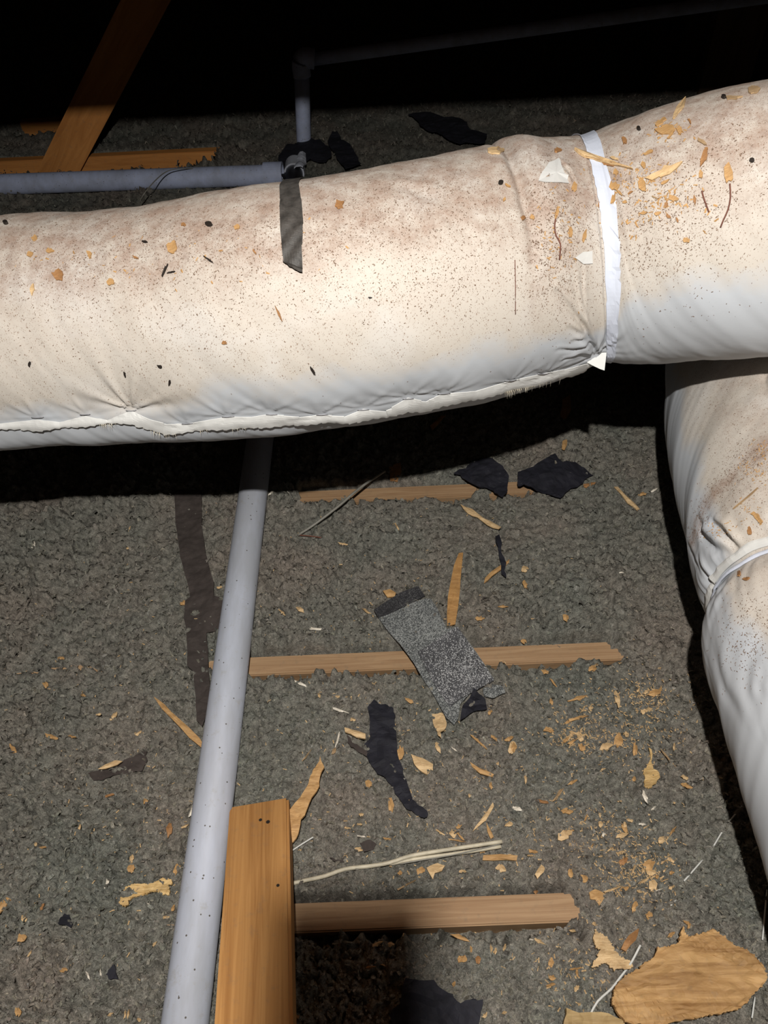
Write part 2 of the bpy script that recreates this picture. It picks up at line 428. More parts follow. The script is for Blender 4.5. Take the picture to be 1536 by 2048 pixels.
# ---- insulation surface
def build_insulation():
    ys = [-.8]
    while ys[-1] < 6.9:
        y = ys[-1]; ys.append(y + (.008 if y < 0 else .0036 * max(1, y / 1.05) ** 1.6))
    ys = np.array(ys); nr = len(ys); nc = 640
    s = np.linspace(-1, 1, nc); s = .62 * s + .38 * s ** 3
    hw = np.minimum(1.35 + .62 * np.maximum(ys, 0), 3.95)
    xx = s[None, :] * hw[:, None]; yy = np.repeat(ys[:, None], nc, 1)
    zz = hfull(xx, yy)
    V = np.stack([xx, yy, zz], -1).reshape(-1, 3)
    i = np.arange(nr - 1)[:, None] * nc + np.arange(nc - 1)[None, :]
    Fc = np.stack([i, i + 1, i + nc + 1, i + nc], -1).reshape(-1, 4)
    o = mesh_obj('loose_insulation', V, Fc, 'cellulose', smooth=True)
    tag(o, 'grey fluffy loose cellulose insulation filling between the joists', 'insulation', kind='stuff')
    print('insulation rows', nr)
    # curled flakes lying all over it
    n = 90000
    fy = RNG.uniform(-.1, 1, n) ; fy = .02 + 3.3 * RNG.uniform(0, 1, n) ** 1.9
    fx = RNG.uniform(-1, 1, n) * (.62 + .5 * fy)
    fz = hfull(fx, fy)
    keep = np.ones(n, bool)
    for (y0, a, b) in SPANS:
        keep &= ~((np.abs(fy - y0 + .003) < .027) & (fx > a) & (fx < b) & (RNG.uniform(0, 1, n) > .03))
    fx, fy, fz = fx[keep], fy[keep], fz[keep]; n = len(fx)
    ang = RNG.uniform(0, 2 * math.pi, n); ln = RNG.uniform(.0028, .0085, n) * (1 + .2 * fy); wd = ln * RNG.uniform(.22, .6, n)
    tx = RNG.normal(0, .5, n); bend = RNG.uniform(.2, 1.1, n) * ln
    ca, sa = np.cos(ang), np.sin(ang)
    pr = []
    for (u, v_, b) in ((-1, -.8, 0), (-1, .8, 0), (0, 1, 1), (0, -1, 1), (1, .7, 0), (1, -.6, 0)):
        lx = u * ln * .5 * (1 + .0 * ln); ly = v_ * wd * .5
        x = fx + lx * ca - ly * sa; y = fy + lx * sa + ly * ca
        z = fz + .0012 + lx * np.tan(np.clip(tx, -.9, .9)) + b * bend * .45 + ly * .35
        pr.append(np.stack([x, y, z], -1))
    V = np.stack(pr, 1).reshape(-1, 3)
    k = np.arange(n)[:, None] * 6
    Fc = np.concatenate([k + np.array([[0, 3, 2, 1]]), k + np.array([[3, 5, 4, 2]])], 0)
    fo = mesh_obj('insulation_flakes', V, Fc, 'cellulose_flake', parent=o)
    fo['kind'] = 'stuff'; fo['label'] = 'curled grey paper flakes on the insulation surface'
    t = RNG.uniform(.60, 1.38, n); tc = np.stack([t * RNG.uniform(.96, 1.05, n), t, t * RNG.uniform(.93, 1.04, n), np.ones(n)], -1)
    a = fo.data.color_attributes.new('tint', 'FLOAT_COLOR', 'POINT')
    a.data.foreach_set('color', np.repeat(tc, 6, 0).astype(np.float32).ravel())
build_insulation()

# ---- joists
jl = ['ceiling joist nearest the camera, passing under the upright board',
      'ceiling joist in the middle, crossed by the grey shingle scrap',
      'ceiling joist just clear of the main duct shadow, under two black felt scraps',
      'far ceiling joist behind the horizontal grey pipe', 'farthest ceiling joist, showing left of the diagonal brace']
for y0, lb in zip(JOISTS, jl):
    zj = 0 if y0 < 2 else .028
    xa, xb = (-3.9, 3.9) if y0 < 2 else (-3.9, wx(445, 318)) if y0 < 3 else (wx(46, 255), wx(170, 250))
    o = box_along('ceiling_joist', (xa, y0, -.07 + zj), (xb, y0, -.07 + zj), .038, .14, (0, 0, 1), 'joist_wood' if y0 < 2 else 'brace_wood')
    tag(o, lb, 'joist', 'parallel ceiling joists')

# ============================================================ DUCTS
class Duct:
    def __init__(s, centers, rad, step=.003, nth=330):
        c = smooth_path(centers, .01)
        c = np.array([v[:] for v in c]); 
        for _ in range(110): c[1:-1] = .25 * c[:-2] + .5 * c[1:-1] + .25 * c[2:]
        d = np.r_[0, np.cumsum(np.linalg.norm(np.diff(c, axis=0), axis=1))]
        n = int(d[-1] / step); u = np.linspace(0, d[-1], n)
        s.C = np.stack([np.interp(u, d, c[:, k]) for k in range(3)], -1)
        for _ in range(60): s.C[1:-1] = .25 * s.C[:-2] + .5 * s.C[1:-1] + .25 * s.C[2:]
        s.u = u; s.n = n; s.nth = nth; s.R = rad
        T = np.gradient(s.C, axis=0); T /= np.linalg.norm(T, axis=1)[:, None]
        S = np.cross(T, [0, 0, 1]); S /= np.linalg.norm(S, axis=1)[:, None]
        s.S = S; s.U = np.cross(S, T)
        s.T = T
        s.th = np.linspace(0, 2 * math.pi, nth, endpoint=False)
        s.disp = None
        s.make_bvh()
    def verts(s, R):
        ct, st = np.cos(s.th), np.sin(s.th)
        dirs = s.U[:, None, :] * ct[None, :, None] + s.S[:, None, :] * st[None, :, None]
        return s.C[:, None, :] + dirs * R[..., None]
    def faces(s):
        i = np.arange(s.n - 1)[:, None]; j = np.arange(s.nth)[None, :]; j2 = (j + 1) % s.nth
        return np.stack([i * s.nth + j, i * s.nth + j2, (i + 1) * s.nth + j2, (i + 1) * s.nth + j], -1).reshape(-1, 4)
    def make_bvh(s, R=None):
        if R is None: R = np.full((s.n, s.nth), s.R)
        V = s.verts(R).reshape(-1, 3)
        s.bvh = BVHTree.FromPolygons([tuple(v) for v in V], [tuple(f) for f in s.faces().tolist()])
        s.Rg = R
    def hit(s, px, py):
        for k in range(60):
            for sg in ((0, 0),) if k == 0 else ((0, 2 * k), (0, -2 * k), (-2 * k, 0)):
                r = s.bvh.ray_cast(CAM, ray(px + sg[0], py + sg[1]))
                if r[0] is not None: return r[0], r[1]
        raise Exception('duct miss %s %s' % (px, py))
    def uv(s, px, py):
        p, _ = s.hit(px, py)
        i = int(np.argmin(np.linalg.norm(s.C - np.array(p), axis=1)))
        d = np.array(p) - s.C[i]; i2 = np.clip(i + int(round(d @ s.T[i] / (s.u[1]))), 0, s.n - 1)
        d = np.array(p) - s.C[i2]
        return s.u[i2], math.atan2(d @ s.S[i2], d @ s.U[i2]) % (2 * math.pi)
    def pt(s, u, th, off=0.0):
        i = np.clip(np.interp(u, s.u, np.arange(s.n)), 0, s.n - 1.001); k = int(i); f = i - k
        C = s.C[k] * (1 - f) + s.C[k + 1] * f
        j = (th % (2 * math.pi)) / (2 * math.pi) * s.nth; j0 = int(j) % s.nth; j1 = (j0 + 1) % s.nth; g = j - int(j)
        r = (s.Rg[k, j0] * (1 - g) + s.Rg[k, j1] * g) * (1 - f) + (s.Rg[k + 1, j0] * (1 - g) + s.Rg[k + 1, j1] * g) * f
        return C + (s.U[k] * math.cos(th) + s.S[k] * math.sin(th)) * (r + off)
    def crease(s, R, pts, depth, width, ridge=.5, off=1.8):
        """carve a fold along px polyline"""
        uvs = [s.uv(*p) for p in pts]
        P = np.array([(u, t * s.R) for u, t in uvs])
        uu = s.u[:, None]; vv = s.th[None, :] * s.R
        lo = P.min(0) - 6 * width; hi = P.max(0) + 6 * width
        iu = np.where((s.u > lo[0]) & (s.u < hi[0]))[0]; iv = np.where((vv[0] > lo[1]) & (vv[0] < hi[1]))[0]
        A, B = np.meshgrid(s.u[iu], vv[0][iv], indexing='ij')
        best = np.full(A.shape, 1e9); sd = np.zeros(A.shape); tt = np.zeros(A.shape)
        nseg = len(P) - 1
        for k in range(nseg):
            a, b = P[k], P[k + 1]; ab = b - a; l2 = ab @ ab + 1e-12
            t = np.clip(((A - a[0]) * ab[0] + (B - a[1]) * ab[1]) / l2, 0, 1)
            dx = A - a[0] - t * ab[0]; dy = B - a[1] - t * ab[1]; d = np.hypot(dx, dy)
            m = d < best; best = np.where(m, d, best)
            sd = np.where(m, np.sign(dx * ab[1] - dy * ab[0]), sd); tt = np.where(m, (k + t) / nseg, tt)
        taper = np.sin(np.clip(tt * .92 + .06, 0, 1) * math.pi) ** .6
        g = -depth * np.exp(-(best / width) ** 2) * taper + ridge * depth * np.exp(-((best * sd - off * width) / (width * 1.2)) ** 2) * taper
        R[np.ix_(iu, iv)] += g
    def build(s, parent, name, R, dustfun, mat='duct_jacket'):
        V = s.verts(R)
        nr = np.cross(np.gradient(V, axis=0), np.roll(V, -1, 1) - np.roll(V, 1, 1)); nr /= np.linalg.norm(nr, axis=-1)[..., None] + 1e-12
        ct, st = np.cos(s.th), np.sin(s.th)
        nz = (s.U[:, None, 2] * ct + s.S[:, None, 2] * st)
        o = mesh_obj(name, V.reshape(-1, 3), s.faces(), mat, parent=parent, smooth=True)
        dust, heavy = dustfun(s.u[:, None] + 0 * s.th[None, :], s.th[None, :] + 0 * s.u[:, None], nz)
        for nm, a in (('dust', dust), ('heavy', heavy)):
            at_ = o.data.attributes.new(nm, 'FLOAT', 'POINT'); at_.data.foreach_set('value', a.astype(np.float32).ravel())
        s.make_bvh(R)
        return o
    def patch(s, name, rows, mat, parent, lift=.0015, smooth=True, thick=.0008):
        """rows: list of lists of (u, th, extra lift) -> thin sheet hugging the duct"""
        nr, nc = len(rows), len(rows[0]); V = []
        for lay in (0, 1):
            for r in rows:
                for (u, t, e) in r: V.append(tuple(s.pt(u, t, lift + e + (thick if lay == 0 else 0))))
        Fc = []; o_ = nr * nc
        for i in range(nr - 1):
            for j in range(nc - 1):
                a, b, c, d = i * nc + j, i * nc + j + 1, (i + 1) * nc + j + 1, (i + 1) * nc + j
                Fc.append((a, b, c, d)); Fc.append((d + o_, c + o_, b + o_, a + o_))
        for i in range(nr - 1):
            a, d = i * nc, (i + 1) * nc; Fc.append((a, d, d + o_, a + o_))
            a, d = i * nc + nc - 1, (i + 1) * nc + nc - 1; Fc.append((d, a, a + o_, d + o_))
        for j in range(nc - 1):
            a, b = j, j + 1; Fc.append((b, a, a + o_, b + o_))
            a, b = (nr - 1) * nc + j, (nr - 1) * nc + j + 1; Fc.append((a, b, b + o_, a + o_))
        bm = bmesh.new(); vs = [bm.verts.new(v) for v in V]
        for f in Fc: bm.faces.new([vs[k] for k in f])
        bmesh.ops.recalc_face_normals(bm, faces=bm.faces[:]); bm.verts.index_update()
        V = [v.co[:] for v in bm.verts]; Fc = [[v.index for v in f.verts] for f in bm.faces]; bm.free()
        if parent is not None: return mesh_obj(name, V, Fc, mat, parent=parent, smooth=False)
        return mesh_obj(name, V, Fc, mat, origin=V[0], smooth=False)

def ipl(tab, x):
    a = np.array(tab, float); return float(np.interp(x, a[:, 0], a[:, 1]))
TOP = [(0, 433), (200, 418), (400, 395), (560, 362), (700, 335), (800, 318), (900, 301), (1000, 281), (1050, 272), (1150, 247), (1250, 230), (1350, 203), (1450, 180), (1536, 163)]
BOT = [(0, 905), (200, 893), (400, 883), (500, 877), (600, 868), (700, 855), (800, 832), (900, 808), (1000, 783), (1100, 757), (1200, 730), (1250, 722), (1400, 719), (1536, 716)]
R0 = .16
cs = []
for x in (0, 150, 300, 450, 600, 750, 900, 1050, 1200, 1350, 1536):
    rt, rb = ray(x, ipl(TOP, x)), ray(x, ipl(BOT, x))
    a = math.acos(rt.dot(rb)) / 2 * .974; m = (rt + rb).normalized()
    cs.append(CAM + m * (R0 / math.sin(a)))
for i, c in enumerate(cs): print('duct c', i, [round(v, 3) for v in c])
cs = [cs[0] + (cs[0] - cs[2]) * k for k in (4.5, 3, 1.5)] + cs + [cs[-1] + (cs[-1] - cs[-3]) * k for k in (1, 2, 3)]
D1 = Duct(cs, R0)
duct1 = root('flexible_duct', tuple(D1.C[D1.n // 2] - np.array([0, 0, R0])), 'large dusty white insulated flexible duct running across the picture', 'duct')
def make_duct1():
    D = D1; R = np.full((D.n, D.nth), R0)
    uu = D.u[:, None]; tt = D.th[None, :]; vv = tt * R0
    # soft puffiness
    wr = lambda a, b, sd: gn(uu / a + .8 * np.cos(tt) * R0 / b, np.sin(tt) * R0 / b + 0 * uu, sd)
    R = R + .004 * wr(.16, .2, 51) + .0016 * wr(.05, .07, 52) + .0005 * wr(.015, .02, 53)
    uj = D.uv(1208, 600)[0]
    D.uj = uj
    # cuff edge where the left jacket ends over the tape
    edge = [(1157, 256), (1182, 330), (1196, 400), (1206, 500), (1211, 600), (1213, 700)]
    ed = sorted([(D.uv(*p)[1], D.uv(*p)[0]) for p in edge], key=lambda q: (q[0] + 1.2) % (2 * math.pi))
    et = np.array([(q[0] + 1.2) % (2 * math.pi) for q in ed]); eu = np.array([q[1] for q in ed])
    D.edge = lambda th: np.interp((np.asarray(th) + 1.2) % (2 * math.pi), et, eu)
    e = D.edge(D.th)[None, :]
    R = R - .003 * sst(0, .004, uu - e)                       # step down past the cuff
    R = R + .010 * np.exp(-((uu - e - .18) / .13) ** 2)       # puffs out again
    R = R - .010 * np.exp(-((uu - e + .0) / .05) ** 2)
    seamt = np.interp(D.u, *zip(*sorted(D.uv(x, y) for x, y in [(0, 850), (260, 832), (500, 842), (725, 826), (885, 796), (1085, 754), (1188, 730)])))[:, None]
    R = R + .007 * np.exp(-((tt - seamt - .30) / .22) ** 2) * sst(.004, -.02, uu - e)       # pinched at the joint
    # ring crease left of the joint
    dl = float(D.edge(D.uv(1052, 400)[1])) - D.uv(1052, 400)[0]; D.dl = dl
    ts = ((D.th + math.pi) % (2 * math.pi) - math.pi)[None, :]; tb = (D.uv(1062, 600)[1] + math.pi) % (2 * math.pi) - math.pi
    ring = uu - e + dl + .006 * gn(np.cos(tt) * 2.3, np.sin(tt) * 2.3, 58)
    R = R + (-.0095 * np.exp(-(ring / .008) ** 2) + .0045 * np.exp(-((ring - .035) / .022) ** 2)) * sst(tb, tb - .9, ts)
    for pts, d, wd, rg in [
        
        ([(1112, 585), (1150, 632), (1170, 655), (1185, 690), (1194, 716)], .006, .004, .7),
        ([(1122, 560), (1145, 598), (1160, 640)], .003, .004, .6),
        ([(1140, 560), (1157, 600), (1166, 640), (1176, 668)], .003, .003, .6),
        ([(1118, 700), (1150, 703), (1172, 700), (1186, 700)], .003, .003, .6),
        ([(1128, 722), (1160, 716), (1188, 722)], .004, .003, .6),
        ([(1148, 682), (1170, 684), (1188, 702)], .003, .0025, .6),
        ([(1138, 655), (1160, 668), (1184, 692)], .0025, .003, .6),
        ([(1165, 520), (1168, 580), (1172, 640)], .0015, .003, .6),
        ([(1148, 540), (1152, 580), (1158, 615)], .0012, .003, .6),
        ([(1104, 330), (1130, 350), (1142, 372)], .0018, .0022, .6),
        ([(1118, 316), (1140, 338), (1152, 366)], .0018, .0022, .6),
        ([(1080, 352), (1095, 326), (1122, 308)], .0016, .0025, .6),
        ([(1112, 420), (1108, 470), (1116, 520)], .0010, .003, .6),
        ([(860, 440), (845, 480), (850, 520)], .0016, .010, .6),
        ([(780, 372), (830, 380), (900, 410)], .0018, .009, .6),
        ([(900, 440), (930, 470), (940, 520)], .0014, .008, .6)]:
        D.crease(R, pts, d, wd, rg)
    # gathers pulled in along the seam
    G = [(75, 838), (170, 832), (262, 824), (375, 850), (455, 836), (540, 832), (642, 832), (725, 822), (815, 800), (885, 790), (1020, 763), (1085, 750), (1190, 724)]
    for k, (gx, gy) in enumerate(G):
        u0, t0 = D.uv(gx, gy); s_ = .030 if k not in (2, 12) else .055; A = .0022 if k not in (2, 12) else .005
        du = uu - u0; dv = t0 * R0 - vv                       # dv>0: above the seam
        r = np.hypot(du, dv); an = np.arctan2(du, dv + 1e-5)
        env = np.exp(-(r / s_) ** 1.3) * sst(-.012, .004, dv)
        R = R + A * env * (np.cos(an * 9 + k) * .45 * np.minimum(r / .012, 1) - 1.0)
        R = R + .25 * A * env * np.cos(an * 17 + 2 * k) * np.minimum(r / .012, 1)
    un = D.uv(100, 600)[0]
    def dust(u, th, nz):
        ed_ = D.edge(th)
        t = ((th + math.pi) % (2 * math.pi)) - math.pi
        d = sst(-.40, .42, nz + .12 * gn(u / .1, th * R0 / .1, 61) + .16 * sst(.55, .0, u - un) - .10)
        dn = np.exp(-((u - ed_ + .05) / .09) ** 2)
        d = np.clip(d + .5 * dn * sst(-.35, .1, nz), 0, 1)
        heavy = .95 * sst(.62, .97, nz + .10 * gn(u / .06, th * R0 / .06, 62))
        heavy = heavy + .5 * np.exp(-((u - ed_ + D.dl) / .012) ** 2) * sst(-.2, .6, nz) + .45 * np.exp(-((u - ed_ + .07) / .04) ** 2) * sst(-.1, .5, nz) + .35 * sst(.2, .7, nz) * sst(-.02, .1, u - ed_)
        heavy = heavy + .22 * sst(.1, .8, nz)
        return d, np.clip(heavy, 0, 1)
    D.build(duct1, 'jacket', R, dust)
    D.G = G
make_duct1()

def rows_from_px(D, left, right, n=40, cols=5, wave=None):
    la = [D.uv(*p) for p in left]; ra = [D.uv(*p) for p in right]
    m = np.linspace(0, 1, n); k = np.linspace(0, 1, len(left)); k2 = np.linspace(0, 1, len(right))
    def un(a): return np.unwrap(a)
    lu = np.interp(m, k, [a[0] for a in la]); lt = np.interp(m, k, un([a[1] for a in la]))
    ru = np.interp(m, k2, [a[0] for a in ra]); rt = np.interp(m, k2, un([a[1] for a in ra]))
    return [[(lu[i] + (ru[i] - lu[i]) * c / (cols - 1), lt[i] + (rt[i] - lt[i]) * c / (cols - 1), 0) for c in range(cols)] for i in range(n)]

# tape round the joint (clean), running on behind
def tape1():
    D = D1
    lf = [(1158, 262), (1180, 330), (1194, 400), (1203, 480), (1208, 560), (1211, 640), (1213, 712)]
    rt = [(1190, 256), (1212, 330), (1228, 400), (1236, 480), (1238, 560), (1234, 640), (1228, 712)]
    rows = rows_from_px(D, lf, rt, 60, 6)
    t0 = rows[0][0][1]; t1 = rows[-1][0][1]
    t0 = (t0 + math.pi) % (2 * math.pi) - math.pi; base = rows[0][0][1] - t0
    rows = [[(u, t - base, e) for (u, t, e) in r] for r in rows]
    t1 = rows[-1][0][1]
    extra_top = [[(rows[0][c][0], rows[0][c][1] - a, 0) for c in range(6)] for a in np.linspace(1.2, .03, 20)]
    extra_bot = [[(rows[-1][c][0], rows[-1][c][1] + a, 0) for c in range(6)] for a in np.linspace(.03, 1.4, 20)]
    o = D.patch('joint_tape', extra_top + rows + extra_bot, 'clean_vinyl', duct1, lift=.0012)
    o['label'] = 'clean bluish white tape band around the joint'
tape1()

# seam flap along the underside
def seam():
    D = D1
    top = [(-60, 850), (0, 846), (75, 838), (120, 843), (170, 831), (215, 839), (262, 820), (300, 838), (335, 847), (375, 846), (420, 838), (455, 832), (500, 833), (540, 827), (600, 833), (642, 828), (690, 832), (725, 817), (770, 822), (815, 794), (850, 802), (885, 786), (950, 781), (1020, 760), (1085, 746), (1140, 735), (1188, 722)]
    bot = [(-60, 860), (0, 853), (75, 857), (120, 852), (170, 848), (215, 843), (262, 842), (290, 852), (330, 864), (365, 860), (420, 854), (455, 853), (500, 851), (540, 848), (600, 845), (642, 840), (690, 842), (725, 836), (770, 830), (815, 818), (850, 820), (885, 806), (950, 795), (1020, 776), (1085, 762), (1140, 748), (1188, 736)]
    xs = np.arange(-60, 1189, 5.0)
    ta = np.array(top, float); ba = np.array(bot, float)
    cols = []
    for i, x in enumerate(xs):
        yt = np.interp(x, ta[:, 0], ta[:, 1]); yb = np.interp(x, ba[:, 0], ba[:, 1]) + 1.2 * math.sin(x * .9)
        ua, ta_ = D.uv(x, yt); ub, tb = D.uv(x, yb)
        r = []
        for c in range(7):
            f = c / 6
            r.append((ua + (ub - ua) * f, ta_ + (tb - ta_) * f, .0008 + .0028 * f ** 1.2 + .0012 * math.sin(f * math.pi) + .0008 * math.sin(x * .07 + 2) * f))
        cols.append(r)
    o = D.patch('seam_flap', cols, 'clean_vinyl2', duct1, lift=.0)
    o['label'] = 'wavy stapled seam flap along the lower side'
    for gx, gy in D.G[:-1]:
        a, b = D.uv(gx - 10, gy - 5), D.uv(gx + 12, gy - 6)
        P = [D.pt(a[0], a[1], .002), D.pt((a[0] + b[0]) / 2, (a[1] + b[1]) / 2, .0028), D.pt(b[0], b[1], .002)]
        tube('staple', [tuple(p) for p in P], .0006, 'steel', parent=duct1, seg=6, step=.004)
    # stray fibre fringe under the flap
    V = []; Fc = []
    rr = random.Random(5)
    def hair(p, q, r=.00022):
        p, q = Vector(p), Vector(q); t = (q - p).normalized(); a = t.cross(Vector((0, 1, .3))).normalized() * r; b = t.cross(a).normalized() * r
        i = len(V); V.extend([tuple(p + a), tuple(p - a * .5 + b), tuple(p - a * .5 - b), tuple(q)]); Fc.extend([(i, i + 1, i + 3), (i + 1, i + 2, i + 3), (i + 2, i, i + 3)])
    for cx, cy, n, sp, ln in ((322, 866, 26, 22, 9), (212, 848, 20, 16, 10), (1045, 772, 90, 42, 8), (1018, 782, 60, 9, 20), (480, 853, 12, 20, 5), (405, 857, 10, 14, 6)):
        for _ in range(n):
            x = cx + rr.gauss(0, sp * .5); y = np.interp(x, ba[:, 0], ba[:, 1]) - 2
            u, t = D.uv(x, y); l = rr.uniform(.3, 1) * ln * .0007
            p = D.pt(u, t, .005); q = D.pt(u + rr.uniform(-.6, .6) * l, t + l / R0, .006 + rr.uniform(-.003, .006)); hair(p, q)
    o = mesh_obj('frayed_threads', V, Fc, 'thread', parent=duct1); o['kind'] = 'stuff'; o['label'] = 'cream threads fraying from the seam flap'
m_plain('clean_vinyl2', (.60, .60, .585), .5, .3, .06, 40)
m_plain('thread', (.55, .50, .40), .8, .2, .1, 40)
seam()

def polyduct(D, name, poly, mat, parent, lift=.0012, thick=.0008, amp=.08, it=1, seed=1, curl=0, origin=True):
    pts = jag(poly, amp, it, seed); n = len(pts)
    A = []; 
    for p in pts: A.append(D.hit(p.x, p.y))
    cx = sum(p.x for p in pts) / n; cy = sum(p.y for p in pts) / n
    c = D.hit(cx, cy)
    B = [q + nn * lift for q, nn in A]; T = [q + nn * (lift + thick + curl * ((pts[i] - Vector((cx, cy))).length / 15)) for i, (q, nn) in enumerate(A)]
    V = [tuple(v) for v in B] + [tuple(v) for v in T] + [tuple(c[0] + c[1] * lift), tuple(c[0] + c[1] * (lift + thick))]
    Fc = []
    for i in range(n):
        j = (i + 1) % n
        Fc += [(i, j, n + j, n + i), (n + i, n + j, 2 * n + 1), (j, i, 2 * n)]
    bm = bmesh.new(); vs = [bm.verts.new(v) for v in V]
    for f in Fc: bm.faces.new([vs[k] for k in f])
    bmesh.ops.recalc_face_normals(bm, faces=bm.faces[:]); bm.verts.index_update()
    Fc = [[v.index for v in f.verts] for f in bm.faces]; bm.free()
    if parent is not None: return mesh_obj(name, V, Fc, mat, parent=parent)
    return mesh_obj(name, V, Fc, mat, origin=tuple(c[0]))
o = polyduct(D1, 'scuffed_patch', [(1077, 363), (1084, 345), (1098, 327), (1118, 318), (1121, 332), (1128, 346), (1136, 352), (1136, 368), (1105, 366)], 'clean_vinyl2', duct1, amp=.05, lift=.001)
o['label'] = 'clean white triangular patch beside the joint'
o = polyduct(D1, 'scuffed_patch', [(1149, 516), (1165, 504), (1183, 502), (1184, 527), (1166, 528)], 'clean_vinyl2', duct1, amp=.04, lift=.001)
o['label'] = 'small clean white chip-shaped patch'
# loose corner of the jacket hanging at the joint
def corner():
    P = [(1150, 712), (1188, 716), (1206, 700), (1211, 640), (1213, 705), (1209, 741), (1200, 738), (1185, 731)]
    dep = (Vector(D1.hit(1195, 718)[0]) - CAM).length - .004
    a = [CAM + ray(*p) * dep for p in P]; n = len(a); nn = (CAM - a[0]).normalized() * .0012
    V = [tuple(v) for v in a] + [tuple(v + nn) for v in a]
    Fc = [tuple(range(n)), tuple(range(2 * n - 1, n - 1, -1))] + [(i, (i + 1) % n, n + (i + 1) % n, n + i) for i in range(n)]
    o = mesh_obj('jacket_corner', V, Fc, 'clean_vinyl2', parent=duct1); o['label'] = 'loose pointed corner of jacket hanging at the joint'
corner()

# dark torn strip hung over the duct
def dark_strip():
    D = D1
    r2 = rows_from_px(D, [(559, 372), (560, 400), (562, 450), (564, 490), (567, 530)], [(600, 368), (602, 400), (604, 450), (606, 490), (608, 546)], 50, 9)
    t0 = r2[0][0][1]; 
    ends = [0, .006, .010, .026, .022, .034, .030, .036, .030]
    rows = [[(u, t, .0008 * math.sin(i * .5 + c)) for c, (u, t, e) in enumerate(r)] for i, r in enumerate(r2)]
    # ragged lower end
    for c in range(9):
        u, t, e = rows[-1][c]; tl = r2[0][0][1]
        span = (.0 if c > 5 else -.0)
        rows[-1][c] = (u, t + (ends[c] - .026) * .6, .004)
        rows[-2][c] = (rows[-2][c][0], min(rows[-2][c][1], rows[-1][c][1] - .006), .003)
    top = [[(rows[0][c][0], rows[0][c][1] - a, 0) for c in range(9)] for a in np.linspace(.9, .02, 24)]
    o = D.patch('torn_tape_strip', top + rows, 'tape_dark', None, lift=.0012, thick=.001)
    tag(o, 'dark torn strip of tape draped over the top of the main duct', 'tape')
dark_strip()

# ---- second duct
E2 = [(1338, 720, .27), (1325, 800, .27), (1327, 870, .27), (1344, 960, .272), (1370, 1080, .274), (1400, 1195, .275), (1404, 1240, .275), (1412, 1330, .272), (1440, 1440, .265), (1470, 1535, .255), (1500, 1640, .24), (1532, 1745, .225)]
R2 = .19
ep = [at(x, y, z) for x, y, z in E2]
c2 = []
for i, p in enumerate(ep):
    t = (ep[min(i + 1, len(ep) - 1)] - ep[max(i - 1, 0)]).normalized(); v = (p - CAM).normalized()
    n_ = t.cross(v).normalized()
    if n_.x < 0: n_ = -n_
    c2.append(p + n_ * R2)
for c in c2[::3]: print('duct2', [round(v, 3) for v in c])
d0 = (c2[0] - c2[3]); d1 = (c2[-1] - c2[-4]); d0.z *= .3
c2 = [c2[0] + d0 * k for k in (3, 2, 1)] + c2 + [c2[-1] + d1 * k for k in (.6, 1.2, 1.8)]
D2 = Duct(c2, R2, step=.0035, nth=330)
duct2 = root('flexible_duct', tuple(D2.C[D2.n // 2] - np.array([0, 0, R2])), 'white flexible duct along the right edge, passing beneath the large one', 'duct')
